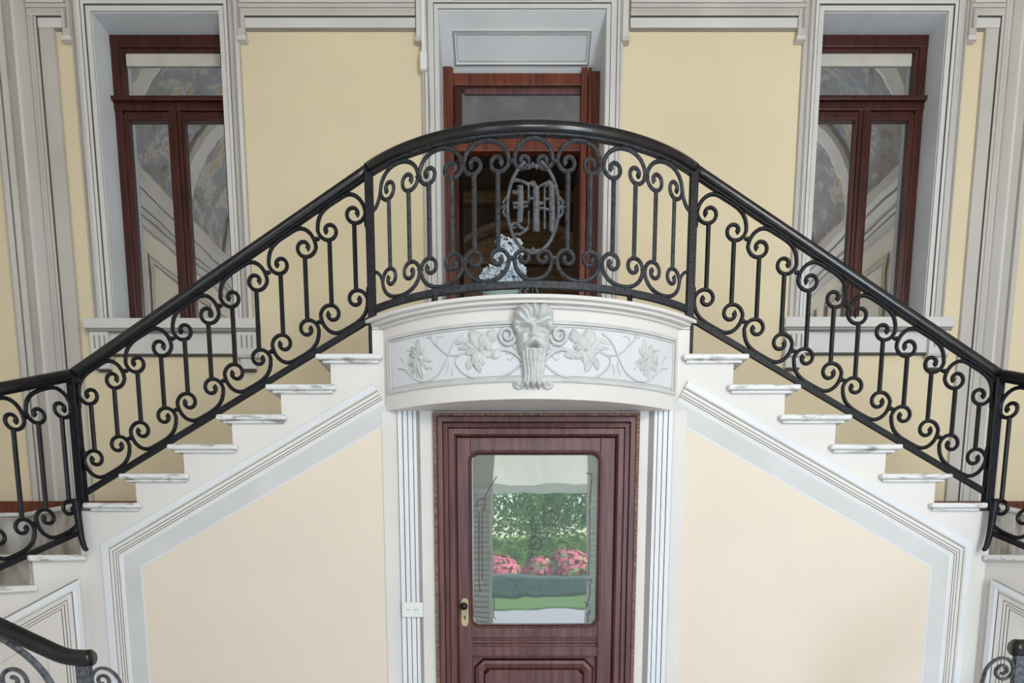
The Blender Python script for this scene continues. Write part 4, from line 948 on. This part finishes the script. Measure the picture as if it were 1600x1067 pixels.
# ------------------------------------------------------------------ the garden outside the entrance (seen reflected in the door glass)
struct(MB().box(-40, 40, YE - 60, YE - .3, -.25, -.05).build('ground', 'gravel'), 'gravel forecourt outside the entrance')
struct(MB().box(-25, 25, YE - 40, YE - 7.5, -.1, .0).build('lawn', 'lawn'), 'lawn beyond the gravel')
tag(MB().box(-8, 7, YE - 13, YE - 12, 0, .75).build('clipped_hedge', 'hedge', bevel=.1), 'low clipped hedge below the pink blossoms in the door glass', 'hedge')
tag(MB().box(-22, 24, -35, -34, 0, 2.4).build('tall_hedge', 'foliage', bevel=.2), 'tall green hedge behind the trees of the reflected garden', 'hedge')
def bush(x, y, r, z, col, label):
    root = tag(empty('flowering_bush'), label, 'bush', 'bushes in the garden reflected in the door glass'); random.seed(int(x * 100))
    g = MB(); f = MB()
    for k in range(500):
        d = Vector((random.gauss(0, 1), random.gauss(0, 1), random.gauss(0, 1))).normalized(); d.z = abs(d.z); p = Vector((x, y, z)) + Vector((d.x * r, d.y * r, d.z * r * .95)) * random.uniform(.7, 1)
        a = d.orthogonal().normalized(); b = d.cross(a); s = .13
        (f if k % 5 < 4 else g).add([p - a * s, p - b * s * .7, p + a * s, p + b * s * .7], [(0, 1, 2, 3)])
    f.build('blossoms', col, root); g.build('foliage', 'foliage', root)
for x, y, r, z, col, lb in ((-.5, -19, 1.0, .5, 'bloom_pink', 'leftmost pink bush reflected in the door glass'), (1.2, -19.3, .85, .55, 'bloom_pink', 'middle pink bush reflected in the door glass'),
                            (2.3, -19, .95, .75, 'bloom_pink', 'tall pink bush reflected in the door glass'), (3.5, -18.5, .75, .8, 'bloom_orange', 'orange bush reflected in the door glass')):
    bush(x, y, r, z, col, lb)
def tree(x, y, h, r, label):
    root = tag(empty('garden_tree'), label, 'tree'); random.seed(int(abs(x) * 91 + 5))
    MB().tube([(x, y, -.1), (x + .1, y, h * .4), (x, y, h * .8)], [.25, .18, .06], 8).build('trunk', 'bark', root)
    f = MB()
    cl = [(x + random.gauss(0, r * .5), y + random.gauss(0, r * .5), h * .68 + random.gauss(0, h * .2)) for _ in range(34)]
    for c in cl:
        for k in range(230):
            p = Vector(c) + Vector((random.gauss(0, 1), random.gauss(0, 1), random.gauss(0, .8))) * r * .22
            a = Vector((random.gauss(0, 1), random.gauss(0, 1), random.gauss(0, 1))).normalized(); b = a.orthogonal().normalized(); s = .12
            f.add([p - a * s, p - b * s * .6, p + a * s, p + b * s * .6], [(0, 1, 2, 3)])
    f.build('crown', 'foliage', root)
tree(-5, -27, 7, 3.6, 'broad garden tree at the left of the reflected garden'); tree(1, -29, 6.5, 3.8, 'garden tree in the middle of the reflected garden'); tree(6.5, -27, 7.5, 3.8, 'garden tree at the right of the reflected garden'); tree(-11, -30, 8, 4, 'far left garden tree'); tree(13, -30, 8, 4, 'far right garden tree')
# entrance shutters and canvas blind
def shutter(x, ang, label):
    root = tag(empty('louvred_shutter'), label, 'shutter'); c, s = math.cos(ang), math.sin(ang); w = .5
    def tr(m): m.v = [(x + a * c - b * s, YE + .06 + a * s + b * c, z) for a, b, z in m.v]; return m
    for a0, a1, z0, z1 in ((0, .05, .1, 2.6), (w - .05, w, .1, 2.6), (.05, w - .05, .1, .18), (.05, w - .05, 2.52, 2.6)): tr(MB().box(a0, a1, -.04, 0, z0, z1)).build('stile', 'shutter_paint', root)
    me = None
    for k in range(26):
        z = .23 + k * .089; m = MB(); m.prism([(-.04, z), (-.03, z), (0, z + .06), (-.01, z + .06)], lambda q, t: (t, q[0], q[1]), .05, w - .05); tr(m).build('slat', 'shutter_paint', root)
shutter(EO[0], math.radians(172), 'pale louvred shutter folded open at the left of the reflected entrance'); shutter(EO[1], math.radians(62), 'pale louvred shutter half open at the right of the reflected entrance')
aw = tag(empty('canvas_awning'), 'cream canvas awning reflected at the top of the door glass', 'awning')
a = MB(); n = 12
v = []
for i in range(n + 1):
    x = -1.3 + 3.7 * i / n; v += [(x, YE - .35, 3.5), (x, YE - 2.6, 2.95 + .03 * math.sin(i)), (x, YE - 2.62, 2.78 - .05 * abs(math.sin(i * 1.3)))]
a.add(v, [(i * 3 + j, i * 3 + j + 1, i * 3 + j + 4, i * 3 + j + 3) for i in range(n) for j in range(2)]); a.build('canvas', 'canvas', aw)
for x in (-1.3, 2.4): MB().tube([(x, YE - .32, 3.0), (x, YE - 2.6, 2.93)], .015, 6).build('arm', 'dark_metal', aw)
